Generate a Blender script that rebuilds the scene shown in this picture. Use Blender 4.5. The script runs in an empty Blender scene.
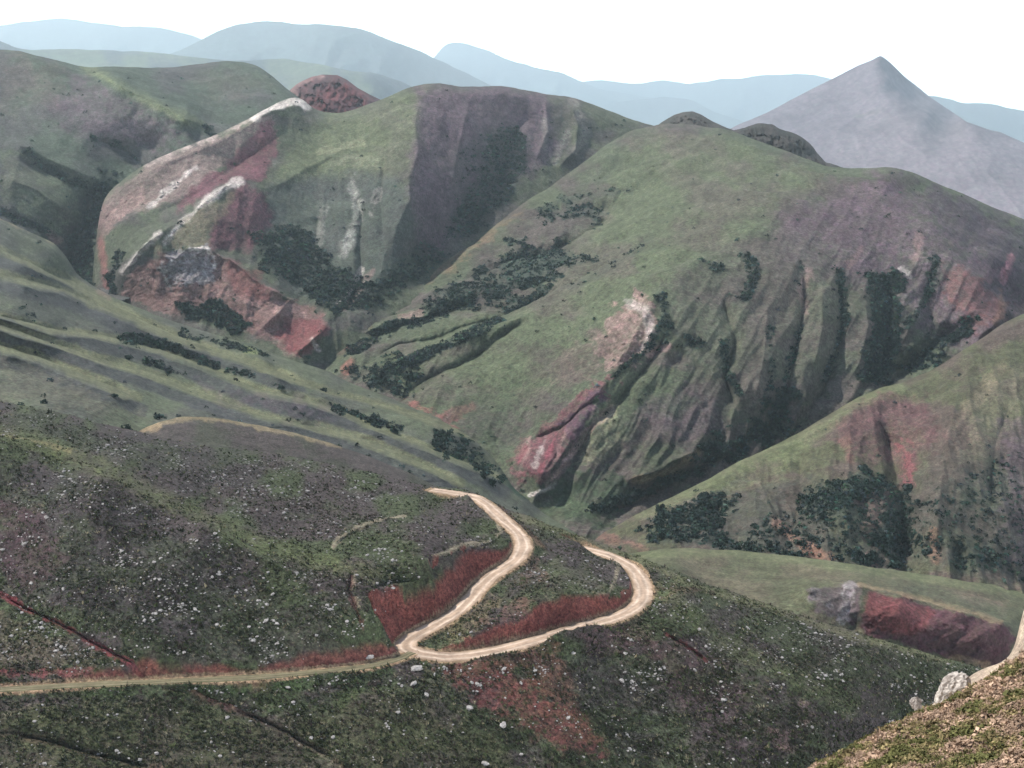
import bpy, bmesh, math, random
import numpy as np
rng = np.random.default_rng(7)
random.seed(7)
S = bpy.context.scene
COL = S.collection

# ------------------------------------------------------------------ camera, sky, sun, exposure
F = 1236.0                       # focal length in pixels of a 1024 px wide frame
PITCH = math.atan((384 - 80) / F)
cd = bpy.data.cameras.new('camera'); cam = bpy.data.objects.new('camera', cd); COL.objects.link(cam)
cd.sensor_width = 36.0; cd.lens = 36.0 * F / 1024
cam.rotation_euler = (math.pi / 2 - PITCH, 0, 0)
cd.clip_start = 0.1; cd.clip_end = 90000
S.camera = cam

SUN_TO = np.array([-0.52, 0.30, 0.80]); SUN_TO /= np.linalg.norm(SUN_TO)
elev = math.asin(SUN_TO[2]); az = math.atan2(SUN_TO[0], SUN_TO[1])
w = bpy.data.worlds.new('World'); S.world = w; w.use_nodes = True
nt = w.node_tree; nt.nodes.clear()
out = nt.nodes.new('ShaderNodeOutputWorld'); bg = nt.nodes.new('ShaderNodeBackground')
sky = nt.nodes.new('ShaderNodeTexSky'); sky.sky_type = 'NISHITA'; sky.sun_disc = False
sky.sun_elevation = elev; sky.sun_rotation = az; sky.altitude = 3000; sky.air_density = 1.0; sky.dust_density = 1.5; sky.ozone_density = 1.0
bg.inputs['Strength'].default_value = 0.11
# bright thin cloud veil low over the horizon, opening to the blue sky higher up
tcw = nt.nodes.new('ShaderNodeTexCoord'); sepw = nt.nodes.new('ShaderNodeSeparateXYZ'); nzw = nt.nodes.new('ShaderNodeTexNoise')
nzw.inputs['Scale'].default_value = 3.0; nzw.inputs['Detail'].default_value = 7
mrw = nt.nodes.new('ShaderNodeMapRange'); mrw.inputs['From Min'].default_value = .06; mrw.inputs['From Max'].default_value = .24; mrw.inputs['To Min'].default_value = 1.0; mrw.inputs['To Max'].default_value = .03
ad = nt.nodes.new('ShaderNodeMath'); ad.operation = 'MULTIPLY_ADD'; ad.inputs[1].default_value = .5; ad.inputs[2].default_value = -.2
sb = nt.nodes.new('ShaderNodeMath'); sb.operation = 'ADD'
mxw = nt.nodes.new('ShaderNodeMix'); mxw.data_type = 'RGBA'; mxw.inputs['B'].default_value = (40.0, 39.0, 38.5, 1)
L_ = nt.links.new
L_(tcw.outputs['Generated'], sepw.inputs[0]); L_(tcw.outputs['Generated'], nzw.inputs['Vector']); L_(nzw.outputs['Fac'], ad.inputs[0])
L_(sepw.outputs['Z'], sb.inputs[0]); L_(ad.outputs[0], sb.inputs[1]); L_(sb.outputs[0], mrw.inputs['Value'])
L_(mrw.outputs[0], mxw.inputs['Factor']); L_(sky.outputs[0], mxw.inputs['A']); L_(mxw.outputs['Result'], bg.inputs[0]); L_(bg.outputs[0], out.inputs[0])
sd = bpy.data.lights.new('sun', 'SUN'); sd.energy = 5.0; sd.angle = math.radians(0.5); sd.color = (1.0, 0.95, 0.88)
sun = bpy.data.objects.new('sun', sd); COL.objects.link(sun)
sun.rotation_euler = (math.pi / 2 - elev, 0, math.pi - az)
S.view_settings.view_transform = 'Standard'; S.view_settings.look = 'None'
S.view_settings.gamma = 1; S.view_settings.use_curve_mapping = False
S.view_settings.exposure = 0.34
S.cycles.use_denoising = True
S.cycles.volume_bounces = 1
HAZE = 0.46e-4

# ------------------------------------------------------------------ numeric helpers
CP, SP = math.cos(PITCH), math.sin(PITCH)
def ray(px, py):
    x = (np.asarray(px, float) - 512) / F; y = (384 - np.asarray(py, float)) / F
    dy = y * SP + CP; dz = y * CP - SP
    return x / dy, dz / dy                     # X/Y and Z/Y along the ray
def at(px, py, Y):
    u, v = ray(px, py); return np.stack([u * Y, np.broadcast_to(Y, np.shape(u)), v * Y], -1)
def at_z(px, py, z):
    u, v = ray(px, py); Y = np.asarray(z) / v; return np.stack([u * Y, Y, v * Y], -1)

_perm = rng.permutation(4096)
def _hash(ix, iy):
    return _perm[(_perm[ix & 4095] + iy) & 4095] / 4095.0
def vnoise(x, y):
    ix = np.floor(x).astype(np.int64); iy = np.floor(y).astype(np.int64)
    fx = x - ix; fy = y - iy
    fx = fx * fx * fx * (fx * (fx * 6 - 15) + 10); fy = fy * fy * fy * (fy * (fy * 6 - 15) + 10)
    a = _hash(ix, iy); b = _hash(ix + 1, iy); c = _hash(ix, iy + 1); d = _hash(ix + 1, iy + 1)
    return (a + (b - a) * fx) * (1 - fy) + (c + (d - c) * fx) * fy - 0.5
def fbm(x, y, oct=5, gain=0.5):
    s = np.zeros_like(x); a = 1.0
    for k in range(oct):
        s += a * vnoise(x * 2 ** k + 17.3 * k + 511, y * 2 ** k - 9.1 * k + 377); a *= gain
    return s                                    # about -0.7..0.7
def ridged(x, y, oct=4):
    s = np.zeros_like(x); a = 1.0
    for k in range(oct):
        s += a * (1 - 4 * np.abs(vnoise(x * 2 ** k + 31 * k + 900, y * 2 ** k + 11 * k + 300))); a *= 0.5
    return s
def smooth(a, b, x):
    t = np.clip((x - a) / (b - a + 1e-12), 0, 1); return t * t * (3 - 2 * t)
def seg_dist(x, y, pts):
    """distance to a polyline and arc parameter 0..1"""
    best = np.full(x.shape, 1e9); par = np.zeros(x.shape)
    L = np.concatenate([[0], np.cumsum([math.hypot(pts[i + 1][0] - pts[i][0], pts[i + 1][1] - pts[i][1]) for i in range(len(pts) - 1)])])
    for i in range(len(pts) - 1):
        ax, ay = pts[i][:2]; bx, by = pts[i + 1][:2]
        dx, dy = bx - ax, by - ay; l2 = dx * dx + dy * dy + 1e-9
        t = np.clip(((x - ax) * dx + (y - ay) * dy) / l2, 0, 1)
        d = np.hypot(x - ax - t * dx, y - ay - t * dy)
        m = d < best
        best = np.where(m, d, best); par = np.where(m, (L[i] + t * (L[i + 1] - L[i])) / L[-1], par)
    return best, par
def poly_sd(x, y, pts):
    """signed distance to polygon, positive inside"""
    d, _ = seg_dist(x, y, list(pts) + [pts[0]])
    ins = np.zeros(x.shape, bool); n = len(pts)
    for i in range(n):
        x0, y0 = pts[i]; x1, y1 = pts[(i + 1) % n]
        c = ((y0 > y) != (y1 > y)) & (x < (x1 - x0) * (y - y0) / ((y1 - y0) or 1e-9) + x0)
        ins ^= c
    return np.where(ins, d, -d)
def rbf(pts):
    P = np.array(pts, float); x = P[:, :2] / 100.0; v = np.log(P[:, 2])
    def ker(r): return -np.power(r + 1e-9, 1.5)
    n = len(P); R = np.hypot(x[:, None, 0] - x[None, :, 0], x[:, None, 1] - x[None, :, 1])
    A = np.zeros((n + 3, n + 3)); A[:n, :n] = ker(R) + np.eye(n) * 1e-4
    A[:n, n] = 1; A[:n, n + 1:] = x; A[n, :n] = 1; A[n + 1:, :n] = x.T
    w_ = np.linalg.lstsq(A, np.concatenate([v, np.zeros(3)]), rcond=None)[0]
    def f(px, py):
        qx = px / 100.0; qy = py / 100.0
        s = w_[n] + w_[n + 1] * qx + w_[n + 2] * qy
        for i in range(n): s = s + w_[i] * ker(np.hypot(qx - x[i, 0], qy - x[i, 1]))
        return np.exp(s)
    return f
def line(pts, q, sm=4.0):
    P = np.array(pts, float); g = np.arange(P[0, 0] - 40, P[-1, 0] + 41, 1.0)
    y = np.interp(g, P[:, 0], P[:, 1])
    # keep end slopes
    y[:40] = P[0, 1] + (P[1, 1] - P[0, 1]) / (P[1, 0] - P[0, 0]) * (g[:40] - P[0, 0])
    y[-40:] = P[-1, 1] + (P[-1, 1] - P[-2, 1]) / (P[-1, 0] - P[-2, 0]) * (g[-40:] - P[-1, 0])
    k = np.exp(-0.5 * (np.arange(-20, 21) / sm) ** 2); k /= k.sum()
    y = np.convolve(np.pad(y, 20, 'edge'), k, 'valid')
    return np.interp(q, g, y)

# ------------------------------------------------------------------ palette (albedo)
GREEN = (.092, .106, .058); LGREEN = (.115, .136, .072); DGREEN = (.05, .072, .042); BROWN = (.10, .082, .072)
PURPLE = (.105, .073, .095); RED = (.145, .047, .052); PINK = (.265, .175, .165); WHITE = (.46, .42, .40)  # PURPLE: dry soil plus the violet tone of shaded slopes, held in the colour
SHRUB = (.036, .052, .042); TAN = (.30, .225, .14); GREY = (.22, .21, .22); OLIVE = (.15, .135, .065); MAROON = (.12, .048, .064)
ORANGE = (.20, .115, .085); STRAW = (.27, .21, .12)

# ------------------------------------------------------------------ materials
def new_mat(name):
    m = bpy.data.materials.new(name); m.use_nodes = True
    n = m.node_tree.nodes; n.clear()
    o = n.new('ShaderNodeOutputMaterial'); b = n.new('ShaderNodeBsdfPrincipled')
    m.node_tree.links.new(b.outputs[0], o.inputs[0])
    b.inputs['Roughness'].default_value = 0.95; b.inputs['Specular IOR Level'].default_value = 0.15
    return m, n, m.node_tree.links, b
def ground_mat(name, s, var=0.55, speck=0.5, bump=0.6):
    """soil and grass: the surface's own colour from the mesh, broken up by procedural noise; s = size of the clumps in metres"""
    m, n, l, b = new_mat(name)
    a = n.new('ShaderNodeAttribute'); a.attribute_name = 'Col'
    tc = n.new('ShaderNodeTexCoord')
    def noise(scale, det=6, rough=.65):
        t = n.new('ShaderNodeTexNoise'); t.inputs['Scale'].default_value = scale; t.inputs['Detail'].default_value = det
        t.inputs['Roughness'].default_value = rough; l.new(tc.outputs['Object'], t.inputs['Vector']); return t
    n1 = noise(1 / s); n2 = noise(1 / (s * 9), 5); n3 = noise(1 / (s * .45), 3)
    def rng_(src, lo, hi, f0=.3, f1=.7):
        r = n.new('ShaderNodeMapRange'); r.inputs['From Min'].default_value = f0; r.inputs['From Max'].default_value = f1
        r.inputs['To Min'].default_value = lo; r.inputs['To Max'].default_value = hi; l.new(src, r.inputs['Value']); return r.outputs[0]
    def mul(x, y):
        k = n.new('ShaderNodeMath'); k.operation = 'MULTIPLY'; l.new(x, k.inputs[0]); l.new(y, k.inputs[1]); return k.outputs[0]
    f = mul(rng_(n1.outputs['Fac'], 1 - var, 1 + var), rng_(n2.outputs['Fac'], .75, 1.25))
    f = mul(f, rng_(n3.outputs['Fac'], 1 - speck, 1 + speck))
    # hue drift: clumps lean green, gaps lean earth brown
    mx = n.new('ShaderNodeMix'); mx.data_type = 'RGBA'; mx.blend_type = 'MULTIPLY'; mx.inputs['Factor'].default_value = 1
    hue = n.new('ShaderNodeMix'); hue.data_type = 'RGBA'
    hue.inputs['A'].default_value = (1.12, .95, 1.02, 1); hue.inputs['B'].default_value = (.92, 1.06, .92, 1)
    l.new(rng_(n1.outputs['Color'], 0, 1), hue.inputs['Factor'])
    l.new(a.outputs['Color'], mx.inputs['A']); l.new(hue.outputs['Result'], mx.inputs['B'])
    vm = n.new('ShaderNodeVectorMath'); vm.operation = 'SCALE'; l.new(mx.outputs['Result'], vm.inputs[0]); l.new(f, vm.inputs['Scale'])
    l.new(vm.outputs[0], b.inputs['Base Color'])
    bp = n.new('ShaderNodeBump'); bp.inputs['Strength'].default_value = bump; bp.inputs['Distance'].default_value = s * .6
    l.new(n1.outputs['Fac'], bp.inputs['Height']); l.new(bp.outputs[0], b.inputs['Normal'])
    return m
def plain_mat(name, c, s, var=.4, bump=.4, attr=False):
    m, n, l, b = new_mat(name)
    tc = n.new('ShaderNodeTexCoord'); t = n.new('ShaderNodeTexNoise'); t.inputs['Scale'].default_value = 1 / s; t.inputs['Detail'].default_value = 6
    l.new(tc.outputs['Object'], t.inputs['Vector'])
    r = n.new('ShaderNodeMapRange'); r.inputs['From Min'].default_value = .3; r.inputs['From Max'].default_value = .7
    r.inputs['To Min'].default_value = 1 - var; r.inputs['To Max'].default_value = 1 + var; l.new(t.outputs['Fac'], r.inputs['Value'])
    vm = n.new('ShaderNodeVectorMath'); vm.operation = 'SCALE'; l.new(r.outputs[0], vm.inputs['Scale'])
    if attr:
        a = n.new('ShaderNodeAttribute'); a.attribute_name = 'Col'; l.new(a.outputs['Color'], vm.inputs[0])
    else: vm.inputs[0].default_value = c
    l.new(vm.outputs[0], b.inputs['Base Color'])
    bp = n.new('ShaderNodeBump'); bp.inputs['Strength'].default_value = bump; bp.inputs['Distance'].default_value = s * .3
    l.new(t.outputs['Fac'], bp.inputs['Height']); l.new(bp.outputs[0], b.inputs['Normal'])
    return m

# ------------------------------------------------------------------ mesh output
def make_mesh(name, co, faces, col=None, mat=None, smooth_=True):
    """co (n,3), faces (m,3 or 4)"""
    me = bpy.data.meshes.new(name); co = np.ascontiguousarray(co, np.float32); faces = np.ascontiguousarray(faces, np.int32)
    k = faces.shape[1]
    me.vertices.add(len(co)); me.vertices.foreach_set('co', co.ravel())
    me.loops.add(faces.size); me.loops.foreach_set('vertex_index', faces.ravel())
    me.polygons.add(len(faces)); me.polygons.foreach_set('loop_start', np.arange(0, faces.size, k, dtype=np.int32))
    me.polygons.foreach_set('use_smooth', np.full(len(faces), smooth_))
    me.update(calc_edges=True); me.validate()
    if col is not None:
        c = np.ones((len(co), 4), np.float32); c[:, :3] = np.clip(col, 0, 1)
        me.color_attributes.new('Col', 'FLOAT_COLOR', 'POINT').data.foreach_set('color', c.ravel())
    if mat: me.materials.append(mat)
    return me
def link(name, me, label, cat=None, kind=None, group=None, parent=None):
    o = bpy.data.objects.new(name, me); COL.objects.link(o)
    if label: o['label'] = label
    if cat: o['category'] = cat
    if kind: o['kind'] = kind
    if group: o['group'] = group
    if parent: o.parent = parent
    return o

# ------------------------------------------------------------------ terrain layers
LAYERS = {}
def terrain(key, name, label, cat, x0, x1, top, bottom, depth, mat, base, base2, mix_scale, strokes=(), paint=(), step=1.3,
            rough=(0.0, 100.0), sil=0.6, roll=0.03, gul=None, post=None, back=0.3, edge_sm=4.0, crag=0.0):
    cols = np.arange(x0, x1 + step, step)
    T = line(top, cols, edge_sm) + sil * 2.2 * fbm(cols / 23.0, cols * 0 + len(key) * 3.3, 4)
    B = np.maximum(np.interp(cols, [p[0] for p in bottom], [p[1] for p in bottom]), T + 3)
    nr = int(max(B - T) / step) + 2
    t = np.linspace(0, 1, nr)[:, None]
    PX = np.broadcast_to(cols, (nr, len(cols))).copy(); PY = T[None] + t * (B - T)[None]
    Y = rbf(depth)(PX, PY)
    dtop = PY - T[None]
    Y = Y * (1 + roll * np.clip(1 - dtop / 9.0, 0, 1) ** 2)
    wob = 1 + 0.5 * fbm(PX / 14, PY / 14, 3)
    def near_(pts, mg):
        xs = [p[0] for p in pts]; ys = [p[1] for p in pts]
        return (PX > min(xs) - mg) & (PX < max(xs) + mg) & (PY > min(ys) - mg) & (PY < max(ys) + mg)
    for kind, pts, wd, amp in strokes:
        mk = near_(pts, wd * 7)
        d, par = seg_dist(PX[mk], PY[mk], pts)
        fade = np.clip(np.minimum(par, 1 - par) * 6, .25, 1)
        e = np.exp(-d / (wd * wob[mk])) * fade
        if kind == 'step':      # flat tread above the edge, steep riser below it
            yl = np.interp(PX[mk], [p[0] for p in pts], [p[1] for p in pts])
            ends = smooth(pts[0][0], pts[0][0] + 25, PX[mk]) * smooth(pts[-1][0], pts[-1][0] - 25, PX[mk])
            sg = np.clip((yl - PY[mk]) / (wd * .5), -1, 1)
            Y[mk] += amp * sg * np.exp(-d / (wd * 2.2)) * ends
        else: Y[mk] += (amp if kind == 'gully' else -amp) * e
    if gul:                                        # small side gullies that run down the slope; angle, spacing px, length px, amplitude m
        ang, sx, sy, amp = gul
        ca, sa = math.cos(ang), math.sin(ang)
        qx = (PX * ca + PY * sa) + 6 * fbm(PX / 40, PY / 40, 3); qy = -PX * sa + PY * ca
        Y = Y - amp * ridged(qx / sx, qy / sy, 3) * smooth(0, 25, dtop)
    # colour of the surface, with some sunlit and shaded tones painted in
    sc = mix_scale
    m = smooth(-.28, .28, fbm(PX / sc + 5, PY / (sc * .6) + 9, 5, .6))[..., None]
    C = np.array(base) * (1 - m) + np.array(base2) * m
    bare = np.zeros(PX.shape); shrub = np.zeros(PX.shape); rock = np.zeros(PX.shape)
    nA = fbm(PX / 13 + 40, PY / 9 + 3, 5, .65); nB = (.75 + .6 * fbm(PX / 5, PY / 3.5, 3)).clip(0, 1.2)
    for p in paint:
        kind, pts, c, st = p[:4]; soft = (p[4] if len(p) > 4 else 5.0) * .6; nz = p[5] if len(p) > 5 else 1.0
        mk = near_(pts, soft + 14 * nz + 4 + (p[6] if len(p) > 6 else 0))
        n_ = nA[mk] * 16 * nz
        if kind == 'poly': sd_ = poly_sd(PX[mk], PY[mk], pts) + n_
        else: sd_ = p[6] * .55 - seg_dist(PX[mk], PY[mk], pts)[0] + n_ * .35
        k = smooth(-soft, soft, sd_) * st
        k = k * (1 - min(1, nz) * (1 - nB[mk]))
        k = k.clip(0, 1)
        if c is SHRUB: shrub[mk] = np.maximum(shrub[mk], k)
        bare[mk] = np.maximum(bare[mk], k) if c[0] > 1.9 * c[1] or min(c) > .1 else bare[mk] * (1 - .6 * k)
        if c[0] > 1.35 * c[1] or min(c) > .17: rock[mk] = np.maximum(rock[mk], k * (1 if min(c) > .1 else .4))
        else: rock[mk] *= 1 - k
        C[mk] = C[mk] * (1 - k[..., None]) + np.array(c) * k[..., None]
    C = C * (1 + .35 * fbm(PX / 3.2, PY / 2.2, 2))[..., None]
    # bare rock and soil: tilted beds in the colour, broken ledges in the shape
    st_ = fbm((PX * .8 + PY * .6) / 2.6 + 3 * nA, (PY * .8 - PX * .6) / 15, 3)
    C = C * (1 + .9 * rock * st_)[..., None]
    Y = Y - (rock * .0022 + crag) * Y * (ridged(PX / 9 + 2 * nA, PY / 13, 4) - .3) * smooth(0, 5, dtop)
    u, v = ray(PX, PY)
    X = u * Y; Z = v * Y
    if rough[0]:
        Z = Z + rough[0] * (fbm(X / rough[1], Y / rough[1], 5, .55)) * smooth(-2, 14, dtop)
    data = dict(PX=PX, PY=PY, X=X, Y=Y, Z=Z, C=C, shrub=shrub, rock=rock, bare=bare, dtop=dtop)
    if post: post(data)
    X, Y, Z, C = data['X'], data['Y'], data['Z'], data['C']
    # the far side of the hill, falling away behind the crest
    nb = 12; e = (np.linspace(1, 0, nb, endpoint=False)[:, None] ** 1.8) * back * Y[0][None]
    slope0 = Z[0] / Y[0]; e0 = .04 * Y[0]
    Xb = X[0][None] * (1 + e / Y[0][None]); Yb = Y[0][None] + e
    Zb = Z[0][None] + slope0[None] * e - .5 * e * np.minimum(1, e / e0[None])
    Zb += 0
    X = np.vstack([Xb, X]); Y2 = np.vstack([Yb, Y]); Z = np.vstack([Zb, Z]); C = np.concatenate([np.broadcast_to(C[0], (nb,) + C[0].shape), C])
    R, K = X.shape
    idx = np.arange(R * K).reshape(R, K)
    f = np.stack([idx[:-1, :-1], idx[1:, :-1], idx[1:, 1:], idx[:-1, 1:]], -1).reshape(-1, 4)
    me = make_mesh(name, np.stack([X, Y2, Z], -1).reshape(-1, 3), f, C.reshape(-1, 3), mat)
    o = link(name, me, label, cat, 'structure')
    data['P'] = np.stack([data['X'], data['Y'], data['Z']], -1)
    LAYERS[key] = data
    return o

M_far = ground_mat('far_range', 170, .25, .15, .2)
M_peak = ground_mat('peak_slope', 38, .16, .12, .3)
M_mid = ground_mat('mid_slope', 3.6, .32, .4, .45)
M_valley = ground_mat('valley_slope', 2.2, .32, .4, .4)
M_near = ground_mat('stony_slope', .9, .6, .5, .9)
M_fore = ground_mat('close_slope', .16, .5, .4, .8)

# base sheet under everything
gx, gy = np.meshgrid(np.linspace(-29800, 29800, 60), np.linspace(-40, 49800, 60))
gz = -450. - .15 * np.clip(gy - 2000, 0, None) + 30 * fbm(gx / 900, gy / 900, 3)
gi = np.arange(3600).reshape(60, 60)
gf = np.stack([gi[:-1, :-1], gi[:-1, 1:], gi[1:, 1:], gi[1:, :-1]], -1).reshape(-1, 4)
link('ground', make_mesh('ground', np.stack([gx, gy, gz], -1).reshape(-1, 3), gf, np.broadcast_to(BROWN, (3600, 3)), M_far), 'valley floor under the hills', 'ground', 'structure')

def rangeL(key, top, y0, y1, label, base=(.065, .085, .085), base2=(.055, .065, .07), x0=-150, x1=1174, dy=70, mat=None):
    d = [(x0, top[0][1], y0), (x1, top[-1][1], y0)]
    for px, py in top[::2]: d += [(px, py, y0 * (1 + .05 * math.sin(px * .031))), (px, py + dy, y1 * (1 + .05 * math.sin(px * .05 + 1)))]
    terrain(key, 'mountain_range', label, 'mountains', x0, x1, top, [(x0, 240), (x1, 240)], d, mat or M_far, base, base2, 40, step=2.6,
            rough=(y0 * .008, y0 * .1), sil=.8, gul=(.5, 34, 60, y0 * .012), roll=.01, back=.15)
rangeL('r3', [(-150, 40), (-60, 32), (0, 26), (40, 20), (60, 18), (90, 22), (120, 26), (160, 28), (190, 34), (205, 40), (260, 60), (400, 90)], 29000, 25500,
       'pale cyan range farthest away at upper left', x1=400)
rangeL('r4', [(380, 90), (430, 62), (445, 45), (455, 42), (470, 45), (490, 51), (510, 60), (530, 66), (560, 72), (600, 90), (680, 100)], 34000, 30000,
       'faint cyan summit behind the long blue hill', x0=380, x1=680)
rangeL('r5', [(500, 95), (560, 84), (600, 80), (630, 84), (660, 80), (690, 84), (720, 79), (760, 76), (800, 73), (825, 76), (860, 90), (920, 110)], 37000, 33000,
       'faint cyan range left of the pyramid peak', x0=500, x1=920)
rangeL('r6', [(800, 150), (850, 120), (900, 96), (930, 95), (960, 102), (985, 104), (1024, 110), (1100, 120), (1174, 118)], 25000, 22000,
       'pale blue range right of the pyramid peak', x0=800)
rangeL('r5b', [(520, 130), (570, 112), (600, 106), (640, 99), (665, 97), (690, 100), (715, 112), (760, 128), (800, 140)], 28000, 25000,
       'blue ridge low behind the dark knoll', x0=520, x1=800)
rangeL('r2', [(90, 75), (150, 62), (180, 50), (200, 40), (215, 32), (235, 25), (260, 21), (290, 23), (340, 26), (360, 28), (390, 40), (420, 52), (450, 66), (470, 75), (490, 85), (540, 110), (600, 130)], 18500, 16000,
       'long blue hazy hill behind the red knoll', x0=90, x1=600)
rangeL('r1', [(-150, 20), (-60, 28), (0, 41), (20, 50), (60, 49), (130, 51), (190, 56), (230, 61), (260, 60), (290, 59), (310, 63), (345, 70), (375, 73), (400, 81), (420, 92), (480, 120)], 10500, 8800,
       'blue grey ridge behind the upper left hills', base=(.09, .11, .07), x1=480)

# pyramid peak
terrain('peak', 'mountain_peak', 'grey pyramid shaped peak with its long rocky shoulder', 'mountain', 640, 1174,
        [(640, 175), (700, 145), (740, 124), (768, 112), (800, 95), (830, 80), (860, 65), (872, 60), (880.5, 55.5), (889, 61.5), (905, 77), (930, 97), (955, 114), (966, 122), (990, 130), (1000, 132), (1010, 137), (1024, 143), (1100, 175), (1174, 200)],
        [(640, 260), (1174, 330)],
        [(640, 175, 7875), (740, 124, 7987), (800, 95, 8100), (860, 65, 8190), (881, 58, 8100), (891, 75, 8175), (898, 82, 8550), (908, 92, 8625), (920, 100, 8700), (905, 77, 9112), (930, 97, 9562), (955, 114, 9225), (966, 122, 7200), (1000, 132, 6930), (1024, 143, 6705), (1174, 200, 6075),
         (890, 80, 7920), (900, 95, 7762), (912, 106, 7650), (928, 116, 7380), (880, 106, 7425), (850, 110, 7605), (800, 130, 7537), (720, 160, 7425), (840, 135, 7087), (780, 165, 6862), (900, 140, 6705), (960, 150, 6367),
         (860, 170, 6412), (960, 195, 5850), (1024, 215, 5467), (1024, 180, 6030), (700, 220, 6525), (900, 250, 5512), (1100, 260, 5062), (1174, 300, 4837)],
        M_peak, (.15, .127, .150), (.126, .107, .127), 70, step=1.4, rough=(10, 390), sil=.3, gul=(-.7, 26, 60, 20), roll=.004, edge_sm=.8,
        strokes=[('crest', [(881, 58), (890, 80), (901, 96), (913, 106), (926, 111), (946, 116), (966, 123), (1000, 133)], 5, 90), ('crest', [(925, 111), (890, 108), (862, 112), (838, 130), (820, 150)], 8, 70)],
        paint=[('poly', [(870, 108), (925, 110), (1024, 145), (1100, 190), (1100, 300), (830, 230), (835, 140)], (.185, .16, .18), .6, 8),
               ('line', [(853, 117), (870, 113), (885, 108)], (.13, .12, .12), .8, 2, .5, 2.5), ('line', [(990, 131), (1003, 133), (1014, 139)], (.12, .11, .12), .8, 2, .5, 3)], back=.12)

# red knoll on the skyline
terrain('redknoll', 'hill', 'small dark red knoll on the skyline by the pale scar', 'hill', 270, 420,
        [(270, 105), (288, 92), (297, 84), (310, 78), (322, 75), (338, 75), (346, 79), (356, 87), (370, 95), (385, 102), (420, 115)], [(270, 150), (420, 150)],
        [(270, 105, 2150), (310, 78, 2100), (338, 75, 2100), (385, 102, 2150), (420, 115, 2200), (300, 115, 1950), (330, 110, 1900), (322, 95, 1980), (380, 118, 1980), (270, 140, 1850), (350, 150, 1750), (420, 150, 1850)],
        M_mid, (.11, .045, .05), (.075, .045, .05), 14, step=1.0, rough=(8, 60), crag=.006, edge_sm=1.5, strokes=[('crest', [(322, 76), (318, 95), (335, 112)], 6, 30), ('gully', [(336, 78), (345, 95), (362, 110)], 5, 20)],
        paint=[('line', [(288, 92), (298, 85), (312, 79), (322, 76)], PINK, .6, 3, .6, 5), ('line', [(292, 92), (302, 102), (308, 110)], PINK, .5, 3, .6, 6), ('poly', [(335, 83), (352, 90), (362, 100), (345, 103), (332, 95)], RED, .8, 5)])

# dark rocky knolls behind the main mountain
terrain('knoll', 'hill', 'dark rounded knoll on the skyline behind the saddle', 'hill', 640, 760,
        [(640, 135), (660, 123), (672, 116), (683, 112), (693, 111.5), (702, 115), (712, 121), (725, 126), (760, 140)], [(640, 170), (760, 170)],
        [(640, 135, 1750), (693, 112, 1700), (760, 140, 1750), (660, 140, 1560), (700, 140, 1560), (740, 150, 1570), (700, 170, 1450)], M_mid, (.06, .055, .05), (.045, .045, .04), 10, step=1.0, rough=(6, 40), gul=(0, 12, 30, 8), back=.1, crag=.008, edge_sm=1.5, sil=1.2)
terrain('cliff', 'hill', 'dark rocky ridge with a steep right end behind the mountain', 'hill', 690, 870,
        [(690, 140), (712, 130), (735, 129), (750, 126), (762, 123.5), (772, 124), (782, 129), (795, 134), (806, 141), (816, 152), (826, 161), (840, 167), (870, 176)], [(690, 200), (870, 220)],
        [(690, 140, 1600), (762, 124, 1560), (806, 141, 1540), (826, 161, 1500), (850, 170, 1450), (870, 176, 1450), (720, 160, 1450), (770, 150, 1430), (800, 165, 1400), (830, 180, 1380), (780, 200, 1300), (870, 215, 1300)],
        M_mid, (.055, .05, .048), (.035, .037, .034), 9, step=1.1, rough=(10, 30), gul=(.3, 10, 30, 10), sil=1.6, edge_sm=1.2, back=.1, crag=.010)

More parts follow.
